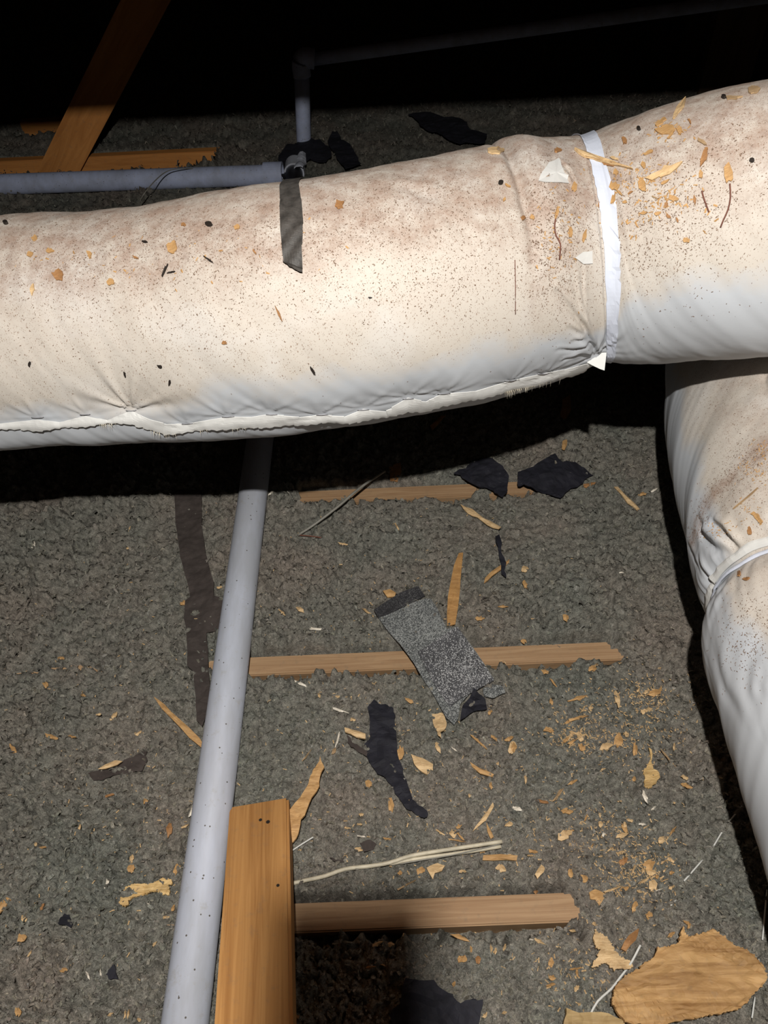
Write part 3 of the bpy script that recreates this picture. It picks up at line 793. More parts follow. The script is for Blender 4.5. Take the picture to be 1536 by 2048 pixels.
def make_duct2():
    D = D2; uu = D.u[:, None]; vv = D.th[None, :] * R2
    tt = D.th[None, :]; wr = lambda a, b, sd: gn(uu / a + .8 * np.cos(tt) * R2 / b, np.sin(tt) * R2 / b + 0 * uu, sd)
    R = np.full((D.n, D.nth), R2) + .005 * wr(.13, .16, 71) + .002 * wr(.05, .06, 72) + .0006 * wr(.015, .02, 73)
    SL = [(1404, 1200), (1412, 1175), (1430, 1148), (1460, 1122), (1500, 1098), (1534, 1084)]
    ed = [D.uv(*p) for p in SL]
    et = np.array([q[1] for q in ed]); et = np.where(et > math.pi, et - 2 * math.pi, et); eu = np.array([q[0] for q in ed])
    od = np.argsort(et); et, eu = et[od], eu[od]
    D.edge = lambda th: np.interp(((np.asarray(th) + math.pi) % (2 * math.pi)) - math.pi, et, eu)
    e = D.edge(D.th)[None, :]
    D.et = et
    R = R - .016 * np.exp(-((uu - e) / .022) ** 2) + .006 * np.exp(-((uu - e - .07) / .05) ** 2)
    # puckers running out of the strap
    ph = gn(np.cos(tt) * R2 / .018, np.sin(tt) * R2 / .018, 74) * 2.6
    R = R + .0019 * np.exp(-np.abs(uu - e) / .035) * np.sin(tt * 36 + ph * 2) * sst(.004, .02, np.abs(uu - e))
    for pts, d, wd, rg in [
        ([(1424, 1047), (1445, 1062), (1462, 1085), (1472, 1095)], .008, .005, .8),
        ([(1400, 1050), (1402, 1072), (1425, 1095), (1455, 1100)], .007, .007, .8),
        ([(1395, 1120), (1405, 1150), (1410, 1180)], .005, .005, .6),
        ([(1378, 1090), (1392, 1130), (1402, 1165)], .003, .005, .6),
        ([(1460, 1150), (1440, 1180), (1425, 1230)], .002, .006, .6),
        ([(1530, 1280), (1500, 1330), (1495, 1380), (1515, 1430)], .003, .010, .6),
        ([(1536, 1330), (1520, 1360), (1522, 1400)], .003, .008, .6),
        ([(1440, 1300), (1452, 1380), (1490, 1440)], .0022, .010, .6),
        ([(1534, 740), (1528, 760), (1534, 785)], .005, .004, .6)]:
        D.crease(R, pts, d, wd, rg)
    st = [(1384, 1085), (1392, 1050), (1410, 1010), (1440, 975), (1480, 935), (1534, 890)]
    sa = [D.uv(*p) for p in st]
    us = D.uv(1480, 935)[0]
    def dust(u, th, nz):
        t = ((th + math.pi) % (2 * math.pi)) - math.pi
        ed_ = D.edge(th)
        lim = .02 + .35 * sst(.0, .16, u - ed_ - .05)
        d = sst(lim, lim + .5, nz + .14 * gn(u / .09, th * R2 / .09, 81) - .02)
        P = np.array([(a, (b if b < math.pi else b - 2 * math.pi) * R2) for a, b in sa]); best = np.full(u.shape, 9.)
        for k in range(len(P) - 1):
            a, b = P[k], P[k + 1]; ab = b - a; q = np.clip(((u - a[0]) * ab[0] + (t * R2 - a[1]) * ab[1]) / (ab @ ab + 1e-12), 0, 1)
            best = np.minimum(best, np.hypot(u - a[0] - q * ab[0], t * R2 - a[1] - q * ab[1]))
        heavy = 1.0 * np.exp(-(best / .013) ** 2) + .45 * sst(.35, .8, nz + .2 * gn(u / .05, th * R2 / .05, 82)) * sst(lim, lim + .4, nz)
        return d, np.clip(heavy, 0, 1)
    D.build(duct2, 'jacket', R, dust)
    for off, wd_, mt in ((-.009, .010, 'clean_vinyl2'), (.004, .007, 'clean_vinyl')):
        rows = []
        for t in np.linspace(-math.pi, math.pi, 150):
            u0 = float(D.edge(t)) + off
            rows.append([(u0 + wd_ * (c / 4 - .5), t, .0022 * math.sin(c / 4 * math.pi) + .001 * math.sin(t * 9 + off * 400)) for c in range(5)])
        o = D.patch('strap', rows, mt, duct2, lift=.002)
make_duct2()

# ============================================================ PIPES
px_ = at(521, 880, .03).x; px2 = at(372, 2048, .03).x
print('pipe x', px_, px2)
PX = (px_ + px2) / 2
yend = at(592, 345, .03).y
pipe = root('drain_pipe', (PX, .5, 0), 'long pale grey plastic pipe running away from the camera under the main duct', 'pipe')
hollow_tube('pipe_length', (px2 + (px2 - px_) * .6, -.7, .035), (PX + (px_ - px2) * .8, yend, .035), .0302, .026, 'pvc', pipe, seg=40)
for o_ in pipe.children: o_.data.polygons.foreach_set('use_smooth', [True] * len(o_.data.polygons))
hollow_tube('pipe_socket', (PX, yend - .02, .035), (PX, yend + .05, .035), .036, .0305, 'pvc', pipe)
# crosswise pipe at the back
a = at(0, 369, .05); b = at(546, 350, .05)
p2 = root('drain_pipe', (b.x, b.y, 0), 'bluish grey plastic pipe lying crosswise behind the main duct at left', 'pipe')
aa = a + (a - b) * 1.2; aa.z = .05
hollow_tube('pipe_length', aa, b, .034, .029, 'pvc_far', p2, seg=40)
hollow_tube('pipe_socket', b - (b - a).normalized() * .03, b + (b - a).normalized() * .035, .042, .0345, 'pvc_far', p2)
# riser
rb_ = at_y(603, 300, 2.95); rt_ = at_y(601, 122, 2.95)
p3 = root('vent_pipe', tuple(rb_), 'thin upright vent pipe behind the duct, turning right into the dark', 'pipe')
tube('riser', [rb_ + Vector((0, 0, -.12)), rt_ - Vector((0, 0, .03))], .0275, 'pvc_far', p3, seg=24, step=.1)
re_ = at_y(1400, 12, 3.0); re2 = re_ + (re_ - rt_) * .6
tube('elbow', [rt_ - Vector((0, 0, .05)), rt_ - Vector((0, 0, .012)), rt_ + Vector((.012, 0, .008)), rt_ + (re_ - rt_).normalized() * .05], .032, 'pvc_far', p3, seg=24, step=.005)
tube('cross_run', [rt_ + (re_ - rt_).normalized() * .03, re2], .021, 'pvc_far', p3, seg=24, step=.2)
# broken collar
bc = ground(602, 340, .02)
o = sheet('pipe_shard', [(590, 352), (590, 338), (603, 325), (613, 322), (614, 338), (608, 352)], 'pvc', lift=.02, thick=.004, amp=.03, it=1, zfun=lambda x, y: .03 * (1 - ((x - bc.x) / .03) ** 2))
tag(o, 'broken pale shard of pipe collar sticking up behind the dark tape strip', 'pipe fragment')

# ---- brace, near board
p0 = at_y(130, 318, 2.885); p1 = at_y(292, 0, 2.885); p1 = p0 + (p1 - p0) * 2.6
br = box_along('diagonal_brace', p0 - (p1 - p0).normalized() * .10, p1, .125, .038, (0, 1, 0), 'brace_wood')
# make wide face look to the camera
tag(br, 'brown wooden diagonal brace rising into the dark at top left', 'brace')
wb = root('wall_stud', (0, 0, 0), 'orange-brown board lying end-on toward the camera, over the near joist', 'board')
def near_board():
    zt0 = .045; 
    L0, R0_ = at(459, 1603, zt0), at(577, 1600, zt0)
    wd = (R0_ - L0).length
    cx0 = (L0 + R0_) / 2
    zt1 = .16
    A, B = at(438, 2048, zt1), at(574, 2048, zt1)
    cx1 = (A + B) / 2; print('board widths', wd, (B - A).length)
    ext = cx1 + (cx1 - cx0) * .8
    wb.location = cx0
    ax = (ext - cx0).normalized(); sd = Vector((0, 0, 1)).cross(ax).normalized(); up = ax.cross(sd)
    return cx0, ext, ax, up
cx0, ext, bax, bup = near_board()
bpy.context.view_layer.update()
o = box_along('board_face', cx0 - bup * .019, ext - bup * .019, .089, .038, bup, 'fir_stud', parent=wb, bev=.004)
for (kx, ky, r) in ((536, 1644, .003), (556, 1771, .0022), (521, 1640, .0025)):
    q = at(kx, ky, 0)
    d = ray(kx, ky); t = (cx0 - CAM).dot(bup) / d.dot(bup); c = CAM + d * t
    V, Fc = tube_arrays([c - bup * .002, c + bup * .0006], r, 10)
    mesh_obj('nail_head', [tuple(v) for v in V], Fc, 'bean_black', parent=wb)
wb.name = 'loose_board'

# faint timbers at upper right
for (a, b, wd, hh, lb) in (((1395, -60, 3.6), (1400, 60, 3.6), .16, .05, 'barely lit short upright timber in the dark at top right'),
                       ((1460, -60, 3.3), (1470, 75, 3.3), .20, .05, 'barely lit wide upright board in the dark at the top right corner')):
    q0 = at_y(a[0], a[1], a[2]); q1 = at_y(b[0], b[1], b[2])
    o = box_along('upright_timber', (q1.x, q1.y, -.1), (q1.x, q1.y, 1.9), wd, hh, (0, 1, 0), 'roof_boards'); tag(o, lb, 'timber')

# ============================================================ SCRAPS ON THE FLOOR
o = sheet('tar_paper_strip', [(350, 985), (405, 985), (405, 1060), (413, 1110), (428, 1165), (429, 1195), (448, 1205), (450, 1262), (414, 1268), (417, 1330), (421, 1400), (417, 1430), (406, 1457), (395, 1445), (391, 1380), (387, 1345), (376, 1335), (374, 1270), (369, 1240), (372, 1205), (382, 1197), (368, 1140), (358, 1090), (352, 1050)], 'brown_felt', amp=.05, it=2, lift=.0045, maxe=.01)
tag(o, 'long brown-black strip of tar paper lying left of the grey pipe', 'tar paper')
sh = root('roof_shingle_scrap', tuple(ground(870, 1310, 0)), 'speckled grey asphalt shingle scrap lying across the middle joist', 'shingle')
sheet('shingle_body', [(757, 1239), (850, 1201), (862, 1203), (875, 1222), (893, 1262), (915, 1258), (987, 1362), (950, 1380), (920, 1412), (916, 1440), (908, 1453), (893, 1440), (868, 1395), (846, 1362), (828, 1330), (800, 1292), (775, 1265)], 'shingle_granules', sh, lift=.006, thick=.003, amp=.015, it=1, curl=.001, maxe=.014)
o = sheet('shingle_overlay', [(836, 1308), (915, 1257), (988, 1364), (955, 1382), (922, 1400), (900, 1418), (870, 1375)], 'shingle_overlay_mat', sh, lift=.0095, thick=.003, amp=.012, it=1, curl=.001, maxe=.014)
o = sheet('dark_strip', [(748, 1224), (775, 1206), (800, 1190), (836, 1176), (850, 1196), (808, 1218), (757, 1239)], 'shingle_dark', sh, lift=.008, thick=.003, amp=.02, it=1, curl=.001); o['label'] = 'darker band at the upper end'
o = sheet('folded_corner', [(920, 1444), (925, 1415), (938, 1400), (948, 1379), (958, 1392), (970, 1402), (974, 1420), (955, 1425), (940, 1432)], 'black_felt', sh, lift=.012, thick=.002, amp=.04, it=1, curl=.008); o['label'] = 'black underside of the folded corner'
o = sheet('shingle_scrap', [(965, 1382), (985, 1372), (1004, 1376), (1010, 1390), (985, 1400), (968, 1396)], 'shingle_granules', lift=.004, thick=.002, amp=.05)
tag(o, 'small torn grey shingle fragment at the right lower end of the larger scrap', 'shingle')
felt = [
 ([(735, 1418), (748, 1402), (760, 1412), (772, 1412), (787, 1420), (789, 1450), (793, 1480), (795, 1505), (806, 1540), (812, 1560), (822, 1590), (834, 1610), (848, 1618), (857, 1632), (850, 1640), (832, 1634), (812, 1620), (790, 1590), (775, 1565), (755, 1550), (740, 1530), (732, 1510), (740, 1500), (728, 1490), (740, 1478)], 'curved tapering scrap of black roofing felt below the shingle', 'black_felt'),
 ([(694, 1473), (705, 1488), (722, 1498), (738, 1505), (742, 1515), (730, 1512), (712, 1502), (696, 1488)], 'thin dark felt sliver joining the left side of the curved felt scrap', 'brown_felt'),
 ([(906, 952), (932, 940), (950, 922), (985, 920), (1005, 935), (1018, 955), (1015, 980), (1004, 1000), (985, 985), (960, 978), (930, 962)], 'ragged black felt scrap lying on the third joist, the left one of the pair', 'black_felt'),
 ([(1035, 948), (1075, 930), (1110, 910), (1125, 928), (1150, 928), (1175, 945), (1185, 955), (1165, 970), (1140, 980), (1120, 1000), (1085, 990), (1060, 978), (1035, 975)], 'ragged black felt scrap right beside the one on the third joist', 'black_felt'),
 ([(812, 1958), (848, 1962), (868, 1962), (885, 1980), (905, 1990), (920, 2008), (945, 1998), (965, 2000), (958, 2048), (955, 2070), (790, 2070), (778, 2030), (800, 2010)], 'large black felt scrap at the bottom edge right of the loose board', 'black_felt'),
 ([(178, 1549), (215, 1535), (235, 1532), (255, 1520), (280, 1510), (295, 1505), (297, 1525), (285, 1545), (262, 1552), (240, 1552), (220, 1556), (190, 1565)], 'dark brown torn felt sliver left of the grey pipe', 'brown_felt'),
 ([(120, 1852), (122, 1838), (130, 1827), (140, 1830), (149, 1850), (145, 1858)], 'tiny dark triangular felt bit at lower left', 'black_felt'),
 ([(214, 1950), (225, 1936), (232, 1932), (240, 1960), (220, 1960)], 'tiny dark felt bit at bottom left near the pipe', 'black_felt'),
 ([(553, 345), (557, 315), (575, 292), (600, 284), (640, 283), (662, 300), (664, 318), (650, 328), (620, 320), (600, 330), (585, 345), (570, 362)], 'curled black felt scrap around the far pipe joint', 'black_felt'),
 ([(656, 285), (665, 266), (676, 268), (682, 282), (700, 290), (715, 315), (722, 332), (690, 340), (670, 310)], 'narrow black felt scrap just behind the main duct, right of the pipes', 'black_felt'),
 ([(815, 232), (860, 226), (920, 238), (940, 262), (975, 272), (970, 290), (920, 290), (880, 270), (850, 262)], 'long black felt scrap at the edge of the dark behind the main duct', 'black_felt'),
 ([(990, 1075), (998, 1072), (1002, 1110), (1012, 1130), (1012, 1158), (1002, 1150), (998, 1120)], 'thin dark felt splinter standing beside the short orange splinter', 'black_felt'),
 ([(720, 1690), (735, 1682), (752, 1690), (745, 1702), (728, 1706)], 'tiny dark felt bit above the white cable', 'brown_felt'),
 ([(660, 1716), (672, 1722), (700, 1722), (690, 1727), (668, 1725)], 'thin curled dark shred above the white cable', 'brown_felt'),
 ([(185, 950), (178, 1060), (182, 1100), (210, 1108)], None, None)]
for k, (poly, lb, mt) in enumerate(felt):
    if not lb: continue
    o = sheet('roofing_felt_scrap', poly, mt, lift=.004 if k not in (8, 9, 10) else .022, curl=.004, amp=.13, it=2, seed=30 + k, maxe=.012 if k < 8 else .03, fuzz=.9)
    tag(o, lb, 'felt scrap')

# ---- wires
def gwire(name, pts, r, mat, lb, cat, parent=None, lifts=None):
    P = [ground(x, y, (lifts[i] if lifts else .006)) for i, (x, y) in enumerate(pts)]
    o = tube(name, P, r, mat, parent, seg=8, step=.008)
    if lb: tag(o, lb, cat)
    return o
cb = root('white_cable', tuple(ground(790, 1730)), 'cream electrical cable with split end lying above the near joist', 'cable')
gwire('cable_core', [(560, 1774), (600, 1763), (650, 1752), (690, 1738), (740, 1732), (780, 1725), (820, 1712), (870, 1703), (930, 1694), (1004, 1683)], .0030, 'cable_jacket', None, None, cb, [.008, .006, .006, .008, .008, .010, .012, .012, .010, .008])
gwire('cable_strand', [(780, 1728), (830, 1718), (880, 1711), (940, 1703), (1002, 1693)], .0026, 'cable_jacket', None, None, cb, [.006, .008, .009, .008, .007])
gwire('copper_wire', [(800, 1728), (850, 1719), (900, 1711), (960, 1698), (1000, 1688)], .0009, 'wire_grey', None, None, cb, [.009, .012, .013, .012, .010])
gwire('grey_wire', [(596, 1070), (630, 1048), (680, 1010), (705, 988), (735, 965), (770, 942)], .0028, 'wire_grey', 'stiff grey wire lying across the left end of the third joist', 'wire', None, [.006, .02, .03, .03, .02, .02])
gwire('thin_twig', [(596, 1070), (620, 1072), (648, 1076)], .0012, 'twig', 'hair-thin brown twig at the lower end of the grey wire', 'twig', None, [.006, .008, .006])
gwire('white_wire', [(1180, 2030), (1195, 2003), (1223, 1977), (1240, 1955), (1258, 1932), (1268, 1915), (1281, 1890)], .0015, 'white_strip', 'thin white wire running under the big wood slab', 'wire', None, [.008, .008, .006, .002, .012, .018, .022])
q = [ground(270, 425, .02), ground(290, 385, .10), ground(330, 345, .10), ground(370, 337, .08), ground(418, 340, .02)]
o = tube('thin_wire', q, .0016, 'wire_grey', seg=8, step=.01); tag(o, 'thin pale wire arching over the crosswise pipe behind the duct', 'wire')
for pts, lb in (([(1368, 1762), (1405, 1720)], 'short white fibreglass strip nearest the middle of the lower right floor'), ([(1426, 1694), (1450, 1655), (1484, 1612)], 'long white fibreglass strip pointing toward the right duct'), ([(1525, 1880), (1534, 1780)], 'white strip partly in the right duct shadow'), ([(1514, 1945), (1518, 1918)], 'short white strip right of the big wood slab'), ([(1504, 2036), (1510, 1994)], 'white strip at the bottom right corner'), ([(1341, 1812), (1352, 1800)], 'tiny white strip below the short one'), ([(580, 1704), (604, 1688), (630, 1672)], 'pale splinter beside the loose board')):
    gwire('white_strip', pts, .0011, 'white_strip', lb, 'strip')

# ---- wood chips
def chip_outline(cx, cy, ln, wd, ang, seed, ragged=.42):
    r = random.Random(seed); n = 5; P = []
    ca, sa = math.cos(math.radians(ang)), -math.sin(math.radians(ang))
    ta, tb = r.uniform(.05, .9), r.uniform(0, .55); sk = r.uniform(-.3, .3)
    up = []; dn = []
    for i in range(n + 1):
        f = i / n * 2 - 1
        w_ = wd / 2 * (1 - (1 - ta) * max(0, -f) ** 2 - (1 - tb) * max(0, f) ** 2)
        up.append((f * ln / 2 + r.uniform(-.11, .11) * ln, w_ * (1 + r.uniform(-ragged, ragged)) + sk * f * wd * .3))
        dn.append((f * ln / 2 + r.uniform(-.11, .11) * ln, -w_ * (1 + r.uniform(-ragged, ragged)) + sk * f * wd * .3))
    P = dn + up[::-1]
    return [(cx + x * ca - y * sa * 1, cy + x * sa + y * ca) for x, y in P]
def floor_chip(poly, mat, name='wood_chip', thick=.0012, lift=0, curl=.0015, seed=0):
    r = random.Random(seed + 5)
    pts = [ground(x, y, .002 + lift) for x, y in poly]
    n = len(pts); h = hfull([p.x for p in pts], [p.y for p in pts]); cx = sum(p.x for p in pts) / n; cy = sum(p.y for p in pts) / n
    z0 = max(float(np.mean(h)), float(hfull([cx], [cy])[0])) + .001 + lift
    gx = r.uniform(-.12, .12); gy = r.uniform(-.12, .12)
    def z(p): return z0 + (p.x - cx) * gx + (p.y - cy) * gy + r.uniform(0, curl)
    T = [(p.x, p.y, z(p) + thick) for p in pts]; B = [(x, y, z_ - thick) for x, y, z_ in T]
    V = T + B + [(cx, cy, z0 + thick * 1.5 + curl), (cx, cy, z0)]
    Fc = []
    for i in range(n):
        j = (i + 1) % n; Fc += [(i, j, 2 * n), (j, i, n + i), (j, n + i, n + j), (n + j, n + i, 2 * n + 1)]
    # orient
    a = sum(pts[i].x * pts[(i + 1) % n].y - pts[(i + 1) % n].x * pts[i].y for i in range(n))
    if a < 0: Fc = [f[::-1] for f in Fc]
    return mesh_obj(name, V, Fc, mat, origin=(cx, cy, z0))
CM = {'p': 'chip_pale', 'o': 'chip_orange', 'b': 'chip_brown', 'w': 'chip_white', 'd': 'chip_dull', 'k': 'bean_black'}
# distinct pieces: outline, material, label, thickness
big = [
 ([(1223, 1980), (1216, 2008), (1228, 2036), (1244, 2052), (1376, 2045), (1419, 2036), (1455, 2029), (1495, 1994), (1521, 1963), (1508, 1935), (1481, 1907), (1450, 1893), (1415, 1866), (1395, 1876), (1370, 1884), (1357, 1863), (1350, 1893), (1307, 1903), (1297, 1924), (1270, 1945), (1245, 1958)], 'big_chip', 'largest wood slab, a broad jagged split piece at bottom right', .008, 'wood_slab'),
 ([(1188, 1860), (1213, 1876), (1227, 1900), (1251, 1921), (1265, 1935), (1244, 1942), (1224, 1946), (1210, 1928), (1181, 1936), (1192, 1918), (1199, 1903), (1185, 1883)], 'chip_pale', 'shredded pale wood piece touching the upper left of the big slab', .004, 'wood_chip'),
 ([(1128, 2022), (1180, 2028), (1245, 2044), (1250, 2075), (1120, 2075), (1124, 2045)], 'old_board', 'rough weathered board end at the bottom edge below the big slab', .012, 'board_offcut'),
 ([(917, 1112), (926, 1110), (921, 1160), (920, 1180), (911, 1242), (895, 1246), (894, 1225), (902, 1160)], 'chip_brown2', 'long orange-brown stick standing out above the shingle scrap', .003, 'wood_splinter'),
 ([(1019, 1117), (1018, 1124), (985, 1152), (968, 1166), (970, 1156), (995, 1135)], 'chip_orange', 'short orange splinter right of the long stick', .003, 'wood_splinter'),
 ([(921, 1008), (945, 1017), (962, 1030), (978, 1040), (1002, 1056), (998, 1060), (975, 1050), (955, 1032), (935, 1024)], 'chip_pale', 'bent pale splinter below the left black felt of the pair', .002, 'wood_splinter'),
 ([(1229, 972), (1236, 972), (1262, 1000), (1279, 1019), (1275, 1021), (1255, 1006)], 'chip_pale', 'straight pale splinter far right near the right duct', .003, 'wood_splinter'),
 ([(308, 1395), (330, 1410), (360, 1440), (400, 1478), (410, 1492), (404, 1497), (380, 1478), (345, 1440)], 'chip_orange', 'long pointed tan splinter touching the grey pipe from the left', .003, 'wood_splinter'),
 ([(642, 1518), (650, 1540), (640, 1575), (615, 1625), (600, 1665), (582, 1692), (572, 1695), (574, 1640), (590, 1610), (622, 1555), (632, 1538)], 'chip_orange', 'large brown split lath leaning against the loose board', .004, 'wood_splinter'),
 ([(689, 1455), (706, 1460), (731, 1468), (731, 1477), (712, 1474), (690, 1463)], 'chip_pale', 'blocky pale splinter at the left side of the curved felt scrap', .004, 'wood_splinter'),
 ([(245, 1800), (255, 1780), (300, 1772), (312, 1767), (348, 1768), (344, 1788), (318, 1786), (290, 1790), (265, 1802), (258, 1817), (243, 1812)], 'fibre_chip', 'coarse stringy yellow wood piece lying left of the grey pipe', .004, 'wood_chip'),
 ([(0, 1812), (18, 1797), (26, 1802), (14, 1820), (0, 1834), (-10, 1830)], 'chip_orange', 'tan chip cut off by the left edge of the picture', .003, 'wood_chip'),
 ([(200, 1543), (215, 1535), (235, 1528), (250, 1530), (240, 1537), (215, 1543)], 'chip_pale', 'pale splinter lying on the dark brown felt sliver', .002, 'wood_splinter'),
 ([(822, 1512), (845, 1518), (866, 1527), (866, 1540), (855, 1548), (838, 1540), (828, 1530)], 'chip_pale', 'bright cupped yellow chip right of the curved felt scrap', .004, 'wood_chip'),
 ([(864, 1430), (885, 1428), (893, 1448), (890, 1462), (880, 1470), (882, 1482), (876, 1478), (868, 1455)], 'chip_pale', 'large pale flake at the lower corner of the shingle scrap', .002, 'wood_chip'),
 ([(766, 1186), (780, 1182), (792, 1190), (790, 1197), (775, 1198)], 'chip_orange', 'small rounded orange chip at the top corner of the shingle scrap', .003, 'wood_chip'),
 ([(1296, 1500), (1303, 1528), (1315, 1545), (1314, 1562), (1300, 1580), (1289, 1582), (1288, 1560), (1292, 1535)], 'fibre_chip', 'large ragged yellow flake in the sawdust on the right', .003, 'wood_chip'),
 ([(853, 1734), (875, 1726), (890, 1732), (884, 1742), (868, 1746), (866, 1758), (860, 1748)], 'chip_pale', 'pinkish pale flake just under the white cable', .003, 'wood_chip'),
 ([(967, 1708), (1036, 1709), (1034, 1719), (990, 1718), (966, 1717)], 'chip_orange', 'rectangular orange splinter below the split end of the cable', .003, 'wood_splinter'),
 ([(945, 1662), (960, 1640), (975, 1620), (986, 1603), (988, 1612), (972, 1640), (964, 1646)], 'chip_pale', 'slender pale blade-shaped splinter above the cable end', .002, 'wood_splinter'),
 ([(973, 1640), (980, 1655), (988, 1672), (982, 1676), (975, 1660)], 'chip_orange', 'thin orange splinter crossing the blade-shaped one', .002, 'wood_splinter'),
 ([(940, 1522), (960, 1535), (988, 1549), (985, 1554), (960, 1546), (944, 1532)], 'chip_orange', 'slanted orange splinter right of the cupped chip', .003, 'wood_splinter'),
 ([(975, 1787), (1010, 1774), (1040, 1778), (1038, 1785), (1005, 1789)], 'chip_dull', 'dull flat chip resting on the top edge of the near joist', .002, 'wood_chip'),
 ([(1280, 1853), (1272, 1880), (1250, 1905), (1240, 1900), (1258, 1870)], 'chip_brown', 'brown flat splinter above the white wire end', .003, 'wood_splinter'),
 ([(1178, 1785), (1190, 1778), (1206, 1785), (1206, 1800), (1198, 1812), (1190, 1800), (1180, 1798)], 'chip_orange', 'squarish orange chip right of the near joist end', .003, 'wood_chip'),
 ([(1075, 1757), (1070, 1748), (1083, 1728), (1090, 1735), (1088, 1743)], 'chip_pale', 'pale block chip above the end of the near joist', .003, 'wood_chip'),
 ([(900, 1867), (918, 1866), (932, 1874), (940, 1882), (915, 1876)], 'chip_orange', 'flat orange chip just below the near joist', .002, 'wood_chip'),
 ([(1125, 882), (1134, 878), (1134, 890), (1129, 902), (1123, 900)], 'chip_orange', 'bright orange leaf-shaped chip at the edge of the duct shadow', .002, 'wood_chip'),
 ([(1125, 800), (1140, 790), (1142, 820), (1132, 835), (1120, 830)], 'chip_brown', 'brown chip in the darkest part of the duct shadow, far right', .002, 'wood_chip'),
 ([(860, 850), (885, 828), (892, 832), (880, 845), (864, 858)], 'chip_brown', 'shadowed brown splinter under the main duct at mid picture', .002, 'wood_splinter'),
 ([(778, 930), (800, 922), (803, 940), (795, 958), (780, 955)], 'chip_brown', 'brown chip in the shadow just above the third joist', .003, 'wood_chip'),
 ([(820, 770), (845, 755), (848, 765)], None, None, 0, '')]
for k, (poly, mt, lb, th, nm) in enumerate(big):
    if not lb: continue
    if k in (0, 1, 2, 8, 10, 14, 16):
        o = sheet(nm, poly, mt, lift=.004 if k != 8 else .018, thick=th, curl=.003 if k == 0 else .006, amp=.26 if k in (1, 10, 16) else .12, it=4 if k in (0, 1, 10) else 2, seed=60 + k, maxe=.007 if k == 0 else .01, fuzz=2.2 if k in (0, 1, 10, 16) else .8,
                  zfun=(lambda x, y: .014 + .0010 * math.sin((y * .93 - x * .37) * 230 + 2 * math.sin(x * 30)) + .0008 * math.sin((y * .93 - x * .37) * 900 + 3 * math.sin(x * 40 + 1))) if k == 0 else None)
    else:
        P = [(v.x, v.y) for v in jag(poly, .05, 1, 90 + k)]
        o = floor_chip(P, mt, nm, thick=th, lift=.012 if k in (3, 8, 9) else .003 if k != 12 else .010, seed=k)
    tag(o, lb, 'wood splinter' if nm == 'wood_splinter' else 'wood chip' if nm != 'board_offcut' else 'board')

